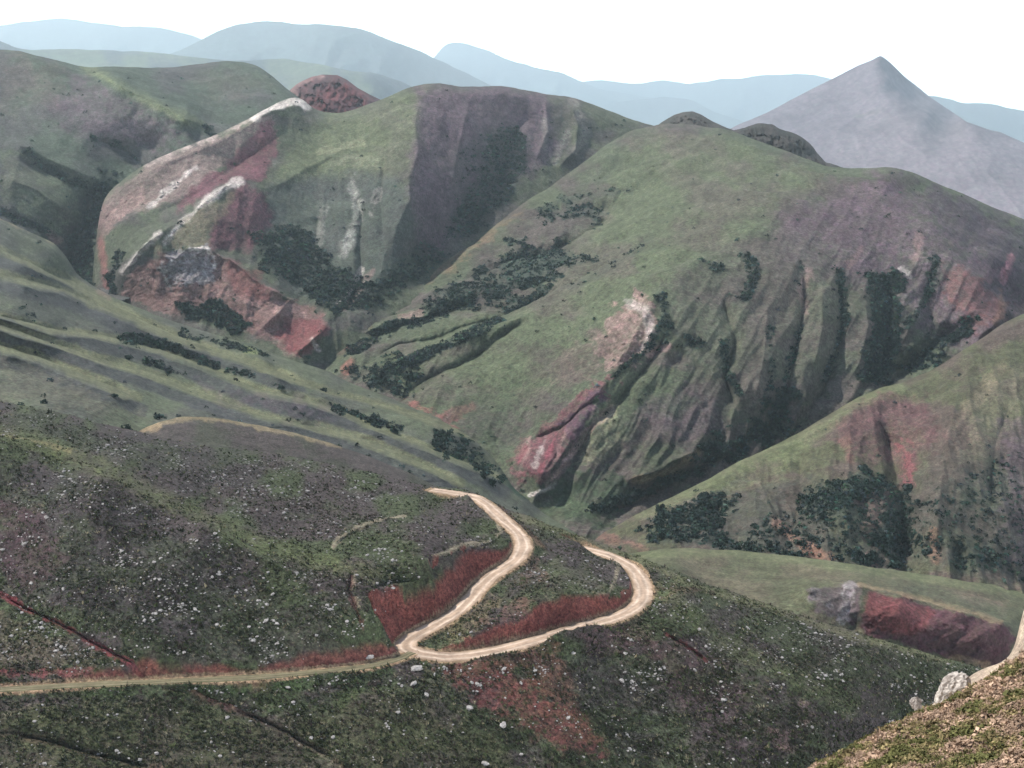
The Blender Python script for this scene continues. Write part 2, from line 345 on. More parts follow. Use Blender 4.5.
# upper left hills
terrain('upper', 'hill', 'rounded green hills with shrubby gullies at upper left', 'hills', -150, 330,
        [(-150, 30), (-60, 40), (0, 49), (20, 51), (45, 57), (70, 64), (88, 67), (120, 66), (150, 68), (180, 67), (205, 63), (225, 61), (243, 61.5), (258, 66), (272, 76), (288, 90), (302, 100), (330, 120)],
        [(-150, 330), (60, 330), (330, 200)],
        [(-150, 30, 1760), (0, 49, 1700), (45, 57, 1680), (88, 67, 1740), (150, 68, 1880), (220, 61, 1940), (258, 66, 1900), (302, 100, 1760), (330, 120, 1780), (245, 110, 1660), (210, 100, 1740), (180, 85, 1820),
         (160, 104, 1545), (120, 85, 1600), (185, 118, 1510), (205, 126, 1530), (200, 150, 1420), (142, 163, 1450), (150, 140, 1490), (100, 115, 1490), (60, 105, 1510), (30, 85, 1580), (0, 143, 1400), (40, 162, 1400), (95, 176, 1410),
         (0, 100, 1530), (60, 140, 1430), (85, 190, 1370), (60, 185, 1360), (0, 175, 1330), (0, 215, 1280), (45, 220, 1300), (75, 235, 1320), (70, 270, 1280), (90, 200, 1370), (-150, 215, 1280), (-150, 120, 1480), (0, 300, 1080), (80, 320, 1080), (200, 200, 1300), (330, 180, 1450)],
        M_mid, (.062, .080, .060), (.070, .070, .068), 60, step=1.3, rough=(6, 90), gul=(-.8, 30, 80, 4),
        strokes=[('crest', [(88, 68), (120, 85), (160, 105), (205, 126)], 12, 60), ('gully', [(210, 135), (205, 128), (215, 110), (220, 95)], 8, 14), ('gully', [(95, 140), (120, 150), (142, 165)], 5, 14), ('crest', [(0, 140), (30, 150), (60, 164), (95, 178), (120, 186)], 12, 25),
                 ('gully', [(15, 158), (50, 172), (85, 190)], 5, 12), ('crest', [(0, 178), (40, 192), (75, 215)], 12, 18), ('gully', [(5, 214), (30, 226), (60, 240)], 5, 12), ('gully', [(105, 178), (92, 200), (82, 225), (72, 260), (78, 290)], 12, 35), ('gully', [(190, 80), (215, 110)], 10, 12), ('gully', [(0, 105), (40, 115), (90, 140)], 12, 12)],
        paint=[('poly', [(70, 75), (110, 88), (165, 118), (190, 132), (150, 150), (95, 140), (50, 112)], PURPLE, .65, 14), ('poly', [(0, 55), (60, 70), (70, 100), (0, 110)], BROWN, .5, 14),
               ('line', [(85, 68), (120, 86), (160, 106), (200, 124)], LGREEN, .75, 7, .5, 9), ('poly', [(0, 150), (40, 165), (75, 190), (85, 215), (60, 232), (20, 215), (0, 205)], LGREEN, .35, 8),  # light crest stripe paints the sun on the spur crest
               ('line', [(30, 155), (50, 170), (75, 182), (92, 188)], SHRUB, .85, 3, 1, 7), ('line', [(112, 145), (125, 152), (140, 163), (146, 170)], SHRUB, .85, 3, 1, 6), ('line', [(93, 140), (94, 141)], SHRUB, .9, 2, .5, 4),
               ('poly', [(93, 180), (108, 178), (102, 200), (97, 230), (98, 290), (80, 285), (66, 262), (72, 235), (82, 215)], SHRUB, .9, 5), ('line', [(4, 214), (20, 222), (45, 232)], SHRUB, .85, 3, .8, 8), ('line', [(45, 232), (58, 240)], PINK, .6, 3, .8, 6),
               ('line', [(200, 126), (206, 128), (212, 134)], SHRUB, .8, 3, .8, 6), ('poly', [(200, 75), (250, 70), (270, 85), (240, 100), (205, 100)], (.09, .085, .07), .45, 12)])

# middle mountain with the red and white scars
terrain('middle', 'hill', 'mountain with red and white eroded scars on its left flank', 'mountain', 88, 700,
        [(88, 330), (92, 285), (95, 235), (100, 205), (110, 190), (125, 178), (142, 166), (160, 157), (180, 148), (215, 135), (245, 121), (262, 111), (283, 100), (294, 97), (304, 99), (312, 109), (325, 113), (340, 113), (360, 108), (385, 98), (405, 89), (425, 84), (440, 83), (460, 87), (500, 86), (530, 91), (545, 94), (570, 96), (600, 107), (640, 122), (700, 140)],
        [(88, 380), (300, 430), (480, 380), (700, 250)],
        [(95, 235, 1290), (125, 178, 1335), (142, 166, 1345), (200, 141, 1365), (262, 111, 1450), (294, 97, 1500), (325, 113, 1530), (360, 108, 1540), (430, 83, 1560), (500, 86, 1650), (545, 94, 1720), (600, 107, 1770), (640, 122, 1800), (700, 140, 1830),
         (92, 300, 1190), (130, 305, 1150), (200, 325, 1085), (260, 345, 1060), (300, 362, 1040), (330, 370, 1045), (240, 182, 1275), (200, 205, 1215), (160, 235, 1165), (125, 270, 1170), (265, 150, 1385), (235, 165, 1345), (190, 200, 1265), (150, 215, 1258), (110, 235, 1255),
         (412, 120, 1440), (412, 170, 1325), (402, 230, 1235), (370, 280, 1165), (345, 315, 1095), (345, 160, 1400), (310, 150, 1425), (300, 185, 1345), (320, 230, 1265), (300, 270, 1185), (290, 300, 1125), (330, 320, 1085), (270, 230, 1235), (270, 290, 1110),
         (215, 252, 1160), (190, 285, 1115), (240, 290, 1115), (500, 150, 1515), (460, 150, 1455), (500, 195, 1440), (460, 220, 1350), (430, 250, 1270), (390, 290, 1165), (530, 130, 1605), (560, 140, 1630), (590, 140, 1680), (560, 180, 1540), (620, 160, 1650), (640, 230, 1450), (480, 300, 1200), (300, 420, 930), (400, 360, 1050), (100, 370, 1000)],
        M_mid, (.076, .088, .060), (.076, .072, .066), 45, step=1.15, rough=(6, 55), gul=(.1, 22, 60, 2.5),
        strokes=[('crest', [(142, 166), (180, 149), (215, 136), (262, 112), (294, 98)], 9, 25), ('crest', [(242, 180), (215, 195), (190, 212), (165, 232), (140, 252), (122, 272)], 9, 22), ('gully', [(285, 130), (262, 150), (235, 166), (200, 192), (165, 212), (130, 235)], 8, 18),
                 ('crest', [(430, 84), (419, 103), (415, 125), (418, 148), (408, 175), (410, 200), (396, 225), (392, 250)], 12, 16), ('gully', [(350, 180), (362, 215), (360, 250), (362, 275), (345, 310), (335, 325)], 7, 18), ('gully', [(318, 215), (316, 250)], 6, 10), ('gully', [(530, 100), (512, 135), (502, 170), (490, 200)], 10, 26),
                 ('crest', [(470, 100), (460, 140), (450, 190)], 12, 15), ('crest', [(568, 98), (578, 125), (575, 150), (560, 165)], 6, 25), ('crest', [(545, 95), (548, 130), (535, 160)], 6, 15), ('crest', [(300, 110), (345, 150), (300, 175), (262, 190)], 10, 12),
                 ('crest', [(255, 335), (290, 300), (212, 250), (190, 248), (165, 265)], 6, 14), ('crest', [(325, 330), (310, 345), (296, 355)], 6, 18), ('gully', [(385, 150), (380, 200), (385, 250)], 8, 15), ('gully', [(270, 250), (285, 280), (310, 310), (330, 325)], 8, 10)],
        paint=[('poly', [(258, 185), (330, 110), (430, 85), (414, 170), (340, 185), (290, 185)], LGREEN, .45, 12, .45), ('poly', [(418, 90), (500, 88), (545, 95), (560, 150), (500, 200), (430, 260), (408, 210)], PURPLE, .85, 12, .45),
               ('poly', [(265, 185), (330, 175), (400, 175), (415, 220), (400, 270), (350, 310), (290, 295), (265, 240)], (.06, .072, .066), .75, 10, .45), 
               ('poly', [(250, 235), (300, 225), (330, 260), (370, 280), (430, 240), (450, 255), (370, 310), (335, 320), (300, 290), (262, 270)], SHRUB, .55, 12, .45), ('poly', [(490, 130), (520, 125), (530, 160), (515, 195), (470, 235), (440, 245), (460, 200), (480, 170)], SHRUB, .6, 10, .45), ('poly', [(455, 150), (490, 130), (480, 170), (450, 220)], SHRUB, .3, 10, .45),
               ('poly', [(102, 205), (142, 166), (215, 136), (275, 115), (276, 130), (240, 150), (190, 195), (150, 212), (110, 225), (97, 228)], (.20, .15, .14), .85, 6, .45), ('poly', [(98, 215), (140, 185), (150, 200), (115, 225), (100, 240)], PINK, .55, 5, .45),
               ('poly', [(272, 122), (278, 150), (262, 180), (235, 182), (190, 205), (178, 208), (205, 180), (240, 150)], MAROON, .9, 5, .45), ('line', [(150, 210), (165, 192), (185, 175), (195, 168)], WHITE, .85, 3, .6, 5, .45), ('line', [(142, 167), (180, 150), (215, 137), (245, 123), (265, 112)], (.36, .30, .28), .8, 2, 1, 4), ('line', [(255, 118), (270, 108), (285, 102), (300, 100), (306, 105)], WHITE, .95, 3, .6, 10, .45),
               ('poly', [(240, 182), (266, 192), (270, 225), (255, 250), (215, 250), (205, 235), (225, 205)], MAROON, .85, 6, .45), ('line', [(240, 182), (218, 193), (200, 205)], WHITE, .9, 3, .6, 8, .45), ('line', [(200, 203), (185, 220), (165, 245)], WHITE, .85, 3, .6, 6, .45), ('line', [(160, 235), (140, 255), (122, 270)], WHITE, .8, 3, .6, 6, .45),
               ('poly', [(195, 210), (235, 195), (225, 215), (205, 245), (165, 250), (150, 258)], (.15, .13, .09), .7, 5, .45),
               ('poly', [(125, 272), (160, 255), (215, 250), (240, 265), (275, 290), (325, 315), (330, 330), (310, 355), (290, 355), (250, 335), (215, 320), (160, 310), (120, 295)], (.17, .10, .095), .9, 5, .45), ('poly', [(285, 320), (322, 318), (325, 332), (308, 354), (290, 352), (275, 340)], RED, .85, 5, .45), ('poly', [(225, 262), (260, 272), (270, 300), (235, 300)], (.15, .06, .06), .7, 5, .45),
               ('poly', [(170, 252), (205, 248), (215, 262), (214, 280), (185, 288), (166, 280), (160, 268)], GREY, .95, 3, .7), ('line', [(190, 249), (205, 248), (214, 256), (215, 268)], WHITE, .9, 1.5, .4, 3, .45), ('line', [(162, 262), (165, 278), (172, 290)], WHITE, .8, 2, .6, 4, .45),
               ('line', [(125, 290), (150, 280), (180, 295)], PINK, .6, 3, .8, 7, .45), ('line', [(215, 295), (270, 305), (305, 315)], PINK, .6, 3, .8, 8, .45), ('poly', [(175, 305), (220, 300), (255, 325), (240, 335), (190, 322)], SHRUB, .6, 5, .45), ('line', [(100, 240), (105, 270), (110, 295)], (.24, .09, .09), .7, 4, .8, 7, .45), ('line', [(120, 250), (112, 275), (115, 300)], SHRUB, .6, 4, .8, 8, .45),
               ('line', [(352, 182), (358, 205), (357, 225), (345, 248)], (.24, .24, .22), .75, 4, .9, 9, .45), ('line', [(325, 205), (320, 235), (316, 252)], (.22, .22, .2), .6, 3, .9, 5, .45), ('line', [(378, 190), (372, 215)], (.25, .24, .22), .55, 3, .9, 5, .45), ('line', [(362, 265), (350, 290), (338, 305)], WHITE, .7, 2, .7, 4, .45), ('line', [(372, 270), (362, 285), (345, 310)], PINK, .5, 3, .7, 6, .45),
               ('line', [(320, 155), (345, 148), (360, 145)], (.22, .23, .15), .5, 3, 1, 6, .45), ('line', [(335, 165), (350, 160), (375, 165)], (.2, .21, .15), .45, 4, 1, 8, .45), ('line', [(574, 100), (580, 120), (587, 135), (575, 150)], (.26, .24, .22), .55, 4, .8, 6, .45), ('line', [(568, 130), (560, 150), (555, 160)], (.26, .24, .22), .55, 4, .8, 6, .45), ('line', [(545, 120), (545, 145)], (.2, .2, .18), .5, 4, .8, 6, .45), ('line', [(312, 340), (318, 352)], (.38, .335, .31), .95, 2, .6, 3.4)])

# main mountain on the right
terrain('main', 'hill', 'broad green and purple mountain with shrub filled gullies at right', 'mountain', 300, 1174,
        [(300, 385), (320, 362), (345, 328), (360, 318), (400, 288), (430, 266), (450, 252), (480, 232), (500, 218), (520, 205), (545, 190), (565, 175), (590, 158), (610, 142), (630, 130), (650, 126), (665, 123), (690, 125), (720, 128), (745, 136), (765, 143), (785, 150), (800, 156), (825, 166), (850, 169), (875, 168), (890, 167), (905, 170), (930, 180), (960, 193), (990, 206), (1024, 220), (1174, 280)],
        [(300, 430), (420, 480), (520, 560), (700, 560), (900, 470), (1174, 460)],
        [(345, 328, 1130), (400, 288, 1230), (450, 252, 1310), (500, 218, 1390), (565, 175, 1480), (630, 130, 1560), (690, 125, 1520), (745, 136, 1420), (800, 156, 1330), (850, 169, 1270), (890, 167, 1250), (930, 180, 1320), (1024, 220, 1380), (1174, 280, 1400),
         (345, 375, 1000), (375, 390, 950), (400, 400, 925), (440, 425, 870), (480, 450, 830), (520, 485, 785), (400, 330, 1060), (360, 345, 1060), (450, 330, 1020), (500, 290, 1120), (560, 250, 1200), (600, 215, 1280), (640, 170, 1400), (450, 280, 1180), (550, 215, 1330),
         (820, 190, 1180), (760, 225, 1060), (700, 262, 990), (655, 300, 930), (630, 340, 890), (600, 390, 845), (570, 430, 810), (540, 470, 780), (700, 200, 1190), (640, 240, 1120), (580, 290, 1040), (520, 340, 980), (470, 380, 930), (520, 420, 860),
         (870, 210, 1125), (900, 250, 1062), (800, 260, 1000), (870, 310, 970), (800, 320, 935), (740, 320, 914), (680, 360, 874), (700, 400, 845), (760, 400, 848), (820, 380, 888), (900, 370, 925), (800, 430, 860), (740, 450, 822), (680, 450, 802), (640, 420, 818), (620, 470, 790), (600, 500, 765), (560, 500, 770), (680, 490, 790),
         (935, 230, 1120), (960, 255, 1080), (985, 280, 1050), (1000, 320, 985), (960, 340, 965), (940, 300, 1005), (980, 235, 1240), (1024, 260, 1250), (1024, 300, 1130), (1100, 330, 1150), (1174, 360, 1150), (1174, 450, 1000), (900, 460, 830), (520, 555, 700), (700, 555, 720), (420, 475, 790), (300, 425, 960)],
        M_mid, (.074, .088, .058), (.080, .070, .064), 55, step=1.15, rough=(7, 60), gul=(.5, 22, 80, 3.2),
        strokes=[('gully', [(470, 280), (510, 262), (560, 250), (600, 222), (625, 205)], 11, 45), ('gully', [(345, 350), (385, 335), (430, 315), (480, 300)], 7, 30), ('crest', [(345, 340), (400, 325), (450, 300), (500, 285), (560, 270), (620, 235), (680, 195)], 10, 18),
                 ('gully', [(355, 372), (400, 345), (440, 335), (490, 320), (540, 295), (575, 285), (650, 240)], 6, 22), ('crest', [(380, 370), (440, 345), (500, 330), (560, 300), (620, 268), (700, 215)], 10, 18), ('gully', [(400, 395), (440, 370), (480, 355), (530, 320)], 5, 16),
                 ('crest', [(850, 172), (800, 200), (745, 235), (690, 268), (650, 305), (615, 370), (575, 425), (535, 478)], 18, 10),
                 ('gully', [(670, 330), (650, 365), (620, 400), (590, 430), (565, 480)], 7, 12), ('gully', [(720, 290), (735, 345), (725, 380), (740, 425)], 6, 11), ('gully', [(800, 262), (805, 290), (800, 330), (790, 380), (770, 430), (745, 455)], 6, 12), ('gully', [(838, 270), (842, 310), (840, 350), (820, 400), (800, 425)], 6, 14),
                 ('gully', [(885, 270), (890, 310), (885, 350), (875, 385)], 10, 24), ('gully', [(935, 262), (925, 300), (935, 330), (920, 365)], 8, 10), ('gully', [(960, 325), (925, 355), (890, 385)], 8, 25), ('crest', [(865, 290), (868, 330), (855, 380)], 8, 10), ('crest', [(822, 285), (822, 330), (812, 380)], 8, 9), ('crest', [(768, 300), (765, 350), (755, 410)], 8, 8),
                 ('crest', [(905, 205), (935, 220), (975, 245), (1005, 265), (1024, 290)], 9, 22), ('gully', [(530, 440), (560, 430), (600, 400)], 6, 14), ('gully', [(660, 480), (700, 470), (740, 455)], 7, 8), ('gully', [(600, 515), (640, 500), (680, 485)], 6, 8), ('crest', [(620, 480), (660, 470), (700, 450)], 9, 12),
                 ('gully', [(690, 150), (640, 185), (590, 215)], 9, 18), ('gully', [(745, 170), (690, 205), (640, 235)], 7, 12), ('gully', [(520, 222), (560, 215), (610, 205)], 7, 18)],
        paint=[('poly', [(640, 130), (740, 140), (840, 172), (790, 205), (700, 265), (640, 310), (540, 400), (420, 420), (360, 380), (420, 330), (560, 270), (600, 200)], LGREEN, .28, 16, .7), 
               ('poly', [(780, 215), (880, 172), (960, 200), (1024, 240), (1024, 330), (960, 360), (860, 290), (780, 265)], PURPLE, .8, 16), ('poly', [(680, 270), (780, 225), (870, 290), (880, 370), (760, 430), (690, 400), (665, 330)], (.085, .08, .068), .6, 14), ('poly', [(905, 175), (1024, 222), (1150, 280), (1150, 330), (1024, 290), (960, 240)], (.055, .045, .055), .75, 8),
               ('poly', [(345, 330), (450, 255), (500, 222), (520, 215), (470, 250), (440, 275), (400, 300), (365, 330)], (.15, .12, .075), .6, 6), ('line', [(400, 295), (430, 275), (490, 238)], ORANGE, .35, 4, 1, 6),
               ('poly', [(425, 300), (470, 275), (540, 255), (560, 248), (590, 260), (540, 285), (470, 305), (430, 315)], SHRUB, .9, 6), ('poly', [(480, 262), (520, 245), (560, 245), (555, 275), (500, 290)], SHRUB, .9, 5), ('poly', [(535, 215), (555, 208), (600, 210), (612, 217), (590, 222), (545, 224)], SHRUB, .85, 4), ('line', [(560, 200), (600, 195), (630, 190)], SHRUB, .6, 4, 1, 6),
               ('line', [(350, 355), (365, 345), (390, 328), (430, 318)], SHRUB, .9, 4, .8, 9), ('line', [(350, 362), (345, 372)], (.28, .1, .09), .7, 4, .8, 8), ('line', [(340, 350), (352, 344)], (.26, .12, .1), .7, 4, .8, 8), ('line', [(400, 318), (420, 312)], PINK, .6, 3, .8, 6),
               ('line', [(370, 385), (390, 372), (430, 350), (470, 335), (500, 322)], SHRUB, .85, 3, .8, 8), ('line', [(510, 305), (530, 298), (540, 290)], SHRUB, .75, 4, .8, 12), ('poly', [(350, 372), (400, 360), (420, 370), (400, 400), (370, 390)], SHRUB, .5, 6), ('line', [(570, 290), (600, 275), (650, 240)], SHRUB, .35, 3, 1, 6),
               ('poly', [(612, 315), (640, 300), (652, 315), (656, 335), (648, 355), (620, 372), (604, 370), (598, 345)], PINK, .8, 5), ('line', [(628, 305), (645, 315), (650, 335), (645, 350)], WHITE, .5, 4, 1, 8), ('poly', [(560, 350), (605, 325), (606, 370), (585, 385), (555, 380)], (.13, .1, .09), .7, 8), ('line', [(650, 358), (668, 350)], PINK, .8, 4, .7, 8),
               ('line', [(615, 378), (650, 350), (660, 330), (665, 310)], SHRUB, .75, 2, .6, 5),
               ('poly', [(520, 440), (532, 432), (600, 385), (612, 380), (600, 400), (575, 425), (555, 470), (542, 487), (520, 475), (513, 470)], (.14, .058, .07), .9, 4), ('line', [(530, 435), (520, 470)], PINK, .8, 3, .8, 5), ('line', [(612, 412), (590, 430), (570, 455), (548, 485)], PINK, .85, 3, .7, 7), ('line', [(545, 440), (535, 465)], WHITE, .5, 3, .8, 4), ('line', [(556, 436), (540, 470)], (.2, .06, .08), .8, 2, .6, 4), ('line', [(566, 432), (548, 474)], PINK, .6, 2, .6, 3), ('line', [(526, 445), (517, 468)], (.2, .06, .08), .7, 2, .6, 3), ('line', [(604, 400), (585, 420), (575, 440)], (.08, .04, .07), .7, 2, .6, 4), ('poly', [(560, 425), (600, 395), (590, 425), (570, 440)], (.08, .05, .07), .8, 4),
               ('line', [(530, 496), (545, 488), (556, 482)], WHITE, .75, 2, .5, 4), ('poly', [(600, 412), (620, 410), (625, 430), (610, 450), (590, 465), (580, 455)], (.2, .2, .13), .6, 6), ('poly', [(395, 405), (415, 400), (420, 415), (408, 422)], (.2, .085, .08), .8, 4), ('poly', [(438, 410), (455, 402), (472, 405), (460, 428), (440, 428)], (.21, .09, .09), .85, 4), ('line', [(452, 408), (446, 424)], PINK, .8, 2, .6, 3),
               ('poly', [(420, 395), (520, 380), (525, 440), (500, 450), (470, 430)], DGREEN, .55, 10), ('poly', [(545, 480), (590, 470), (620, 475), (640, 495), (600, 515), (640, 540), (590, 530), (550, 510)], (.05, .075, .045), .8, 6), ('line', [(595, 512), (630, 498), (680, 478), (700, 470)], SHRUB, .9, 3, .7, 8), ('poly', [(690, 465), (710, 445), (740, 440), (780, 400), (800, 425), (740, 460), (700, 472)], SHRUB, .9, 5), 
               ('poly', [(640, 410), (700, 390), (720, 420), (700, 440), (650, 440)], PURPLE, .4, 12), ('line', [(635, 480), (670, 472), (698, 455)], (.19, .15, .1), .8, 4, .7, 7),
               ('line', [(745, 255), (755, 275), (745, 300)], SHRUB, .75, 4, 1, 10), ('line', [(722, 345), (726, 370), (740, 400)], SHRUB, .75, 3, .9, 6), ('line', [(700, 262), (720, 270)], SHRUB, .6, 3, .9, 7), ('line', [(660, 300), (668, 330), (664, 345)], SHRUB, .6, 4, .9, 9), ('line', [(690, 345), (700, 350)], SHRUB, .6, 4, .9, 8),
               ('line', [(838, 272), (843, 300), (842, 330), (835, 355), (822, 385)], SHRUB, .85, 3, .9, 7), ('poly', [(870, 275), (895, 268), (905, 280), (900, 310), (898, 350), (890, 385), (862, 385), (868, 350), (872, 310)], SHRUB, .95, 4, .8), ('line', [(935, 262), (932, 285), (920, 310), (905, 330)], SHRUB, .75, 4, 1, 9), ('poly', [(905, 365), (925, 345), (970, 325), (965, 338), (935, 358), (915, 372)], SHRUB, .85, 4), ('line', [(800, 330), (795, 350), (785, 385), (770, 420)], SHRUB, .65, 3, 1, 6), ('line', [(770, 335), (772, 380), (760, 420)], SHRUB, .5, 4, 1, 7), ('line', [(790, 395), (770, 420)], SHRUB, .8, 5, 1, 12), ('line', [(800, 265), (797, 285)], SHRUB, .5, 3, .8, 6),
               ('line', [(810, 275), (800, 290), (806, 315)], PINK, .45, 4, .8, 8), ('line', [(803, 282), (805, 302), (808, 315)], (.04, .035, .04), .8, 1, .4, 2), ('line', [(860, 250), (850, 262)], PINK, .4, 4, .9, 8), ('line', [(900, 268), (910, 277)], WHITE, .7, 2, .6, 4), ('line', [(917, 240), (918, 258)], PINK, .45, 4, 1, 8),
               ('poly', [(945, 270), (985, 285), (1003, 300), (1004, 320), (975, 330), (950, 300)], (.17, .075, .07), .65, 10), ('line', [(1010, 258), (1008, 270), (1002, 278)], (.28, .13, .15), .8, 3, .7, 6), ('line', [(1001, 290), (1003, 310), (995, 325)], ORANGE, .7, 3, .7, 6), ('poly', [(980, 260), (1024, 275), (1024, 300), (1000, 290)], (.08, .035, .06), .6, 6)])

# right spur in front of the main mountain
terrain('spur', 'hill', 'brown spur with red patches and dark shrubs below the main mountain', 'hill', 560, 1174,
        [(560, 575), (600, 535), (625, 520), (640, 512), (665, 500), (690, 489), (715, 475), (740, 461), (770, 447), (800, 432), (830, 414), (860, 397), (880, 388), (905, 382), (930, 371), (955, 356), (980, 340), (1000, 325), (1024, 314), (1100, 280), (1174, 240)],
        [(560, 620), (700, 620), (1174, 680)],
        [(600, 535, 690), (640, 512, 700), (690, 489, 725), (740, 461, 755), (800, 432, 790), (880, 388, 845), (930, 371, 870), (1000, 325, 920), (1024, 314, 935), (1100, 280, 1000), (1174, 240, 1080),
         (640, 548, 640), (700, 555, 620), (700, 520, 670), (760, 500, 690), (760, 555, 610), (800, 470, 725), (850, 430, 775), (850, 500, 660), (830, 560, 600), (900, 450, 755), (905, 520, 655), (905, 570, 610), (960, 400, 800), (960, 480, 690), (960, 570, 605), (1024, 380, 830), (1024, 450, 740), (1024, 585, 620), (1174, 350, 900), (1174, 600, 640), (800, 620, 540), (600, 600, 570), (1000, 650, 540), (880, 410, 810)],
        M_valley, (.078, .082, .05), (.085, .068, .058), 50, step=1.15, rough=(5, 35), gul=(-.15, 24, 90, 4),
        strokes=[('gully', [(880, 420), (895, 470), (905, 510), (905, 575)], 11, 22), ('gully', [(800, 455), (800, 500), (790, 545)], 12, 12), ('crest', [(850, 405), (850, 450), (845, 500), (850, 550)], 14, 14), ('crest', [(960, 380), (950, 430), (940, 490), (935, 560)], 16, 14), ('gully', [(1010, 400), (995, 450), (990, 520)], 12, 12), ('gully', [(720, 500), (715, 530), (720, 555)], 10, 12), ('crest', [(755, 480), (755, 520), (770, 555)], 10, 8)],
        paint=[('poly', [(640, 550), (700, 505), (800, 480), (900, 470), (1024, 430), (1160, 420), (1160, 600), (900, 575)], (.062, .060, .050), .55, 14), ('line', [(640, 515), (690, 492), (740, 466), (800, 440), (850, 408), (900, 388)], LGREEN, .7, 8, .7, 14), ('poly', [(680, 495), (760, 460), (800, 450), (790, 475), (720, 500)], LGREEN, .5, 8), ('poly', [(830, 420), (880, 395), (930, 400), (940, 440), (915, 470), (905, 490), (890, 465), (850, 460)], (.115, .06, .065), .8, 12), ('poly', [(900, 450), (912, 450), (915, 480), (905, 485)], (.2, .07, .08), .7, 4), ('line', [(845, 440), (852, 460)], (.16, .09, .08), .6, 5, .8, 9),
               ('poly', [(650, 540), (690, 500), (740, 480), (790, 490), (780, 530), (820, 550), (700, 552)], (.06, .06, .055), .6, 8), ('poly', [(640, 530), (700, 495), (740, 490), (735, 520), (690, 545), (645, 548)], SHRUB, .65, 8), ('poly', [(805, 500), (830, 480), (865, 472), (890, 480), (880, 500), (850, 510), (815, 515)], SHRUB, .9, 5), ('poly', [(785, 495), (840, 475), (900, 480), (900, 520), (850, 530), (800, 520)], SHRUB, .5, 8), ('poly', [(890, 500), (908, 490), (912, 530), (910, 570), (880, 568), (870, 545)], SHRUB, .9, 5), ('poly', [(860, 500), (890, 495), (885, 530), (865, 540)], (.14, .07, .07), .6, 6), ('line', [(770, 530), (840, 545), (870, 560)], SHRUB, .5, 6, 1, 12), ('line', [(690, 540), (760, 550), (800, 555)], SHRUB, .7, 5, 1, 9), ('poly', [(960, 470), (1024, 450), (1024, 520), (960, 510)], SHRUB, .4, 12), ('poly', [(950, 550), (1024, 530), (1024, 575), (950, 570)], SHRUB, .5, 8), ('poly', [(700, 550), (800, 505), (930, 490), (1040, 470), (1040, 580), (800, 560)], SHRUB, .36, 12),
               ('line', [(775, 525), (790, 537), (810, 550), (830, 558)], (.19, .115, .09), .8, 4, .7, 8), ('line', [(805, 545), (820, 555)], ORANGE, .8, 4, .6, 9), ('line', [(933, 535), (935, 565)], ORANGE, .6, 5, .7, 9), ('line', [(868, 555), (875, 565)], PINK, .6, 3, .7, 6), ('poly', [(970, 400), (1020, 370), (1024, 400), (985, 460), (960, 470)], (.15, .14, .10), .5, 10), ('poly', [(1000, 420), (1150, 400), (1150, 560), (1010, 560)], PURPLE, .6, 14), ('line', [(555, 520), (645, 550)], (.2, .1, .09), .5, 4, .8, 8), ('line', [(955, 425), (975, 400), (1000, 372)], (.17, .14, .10), .5, 5, .8, 12)])

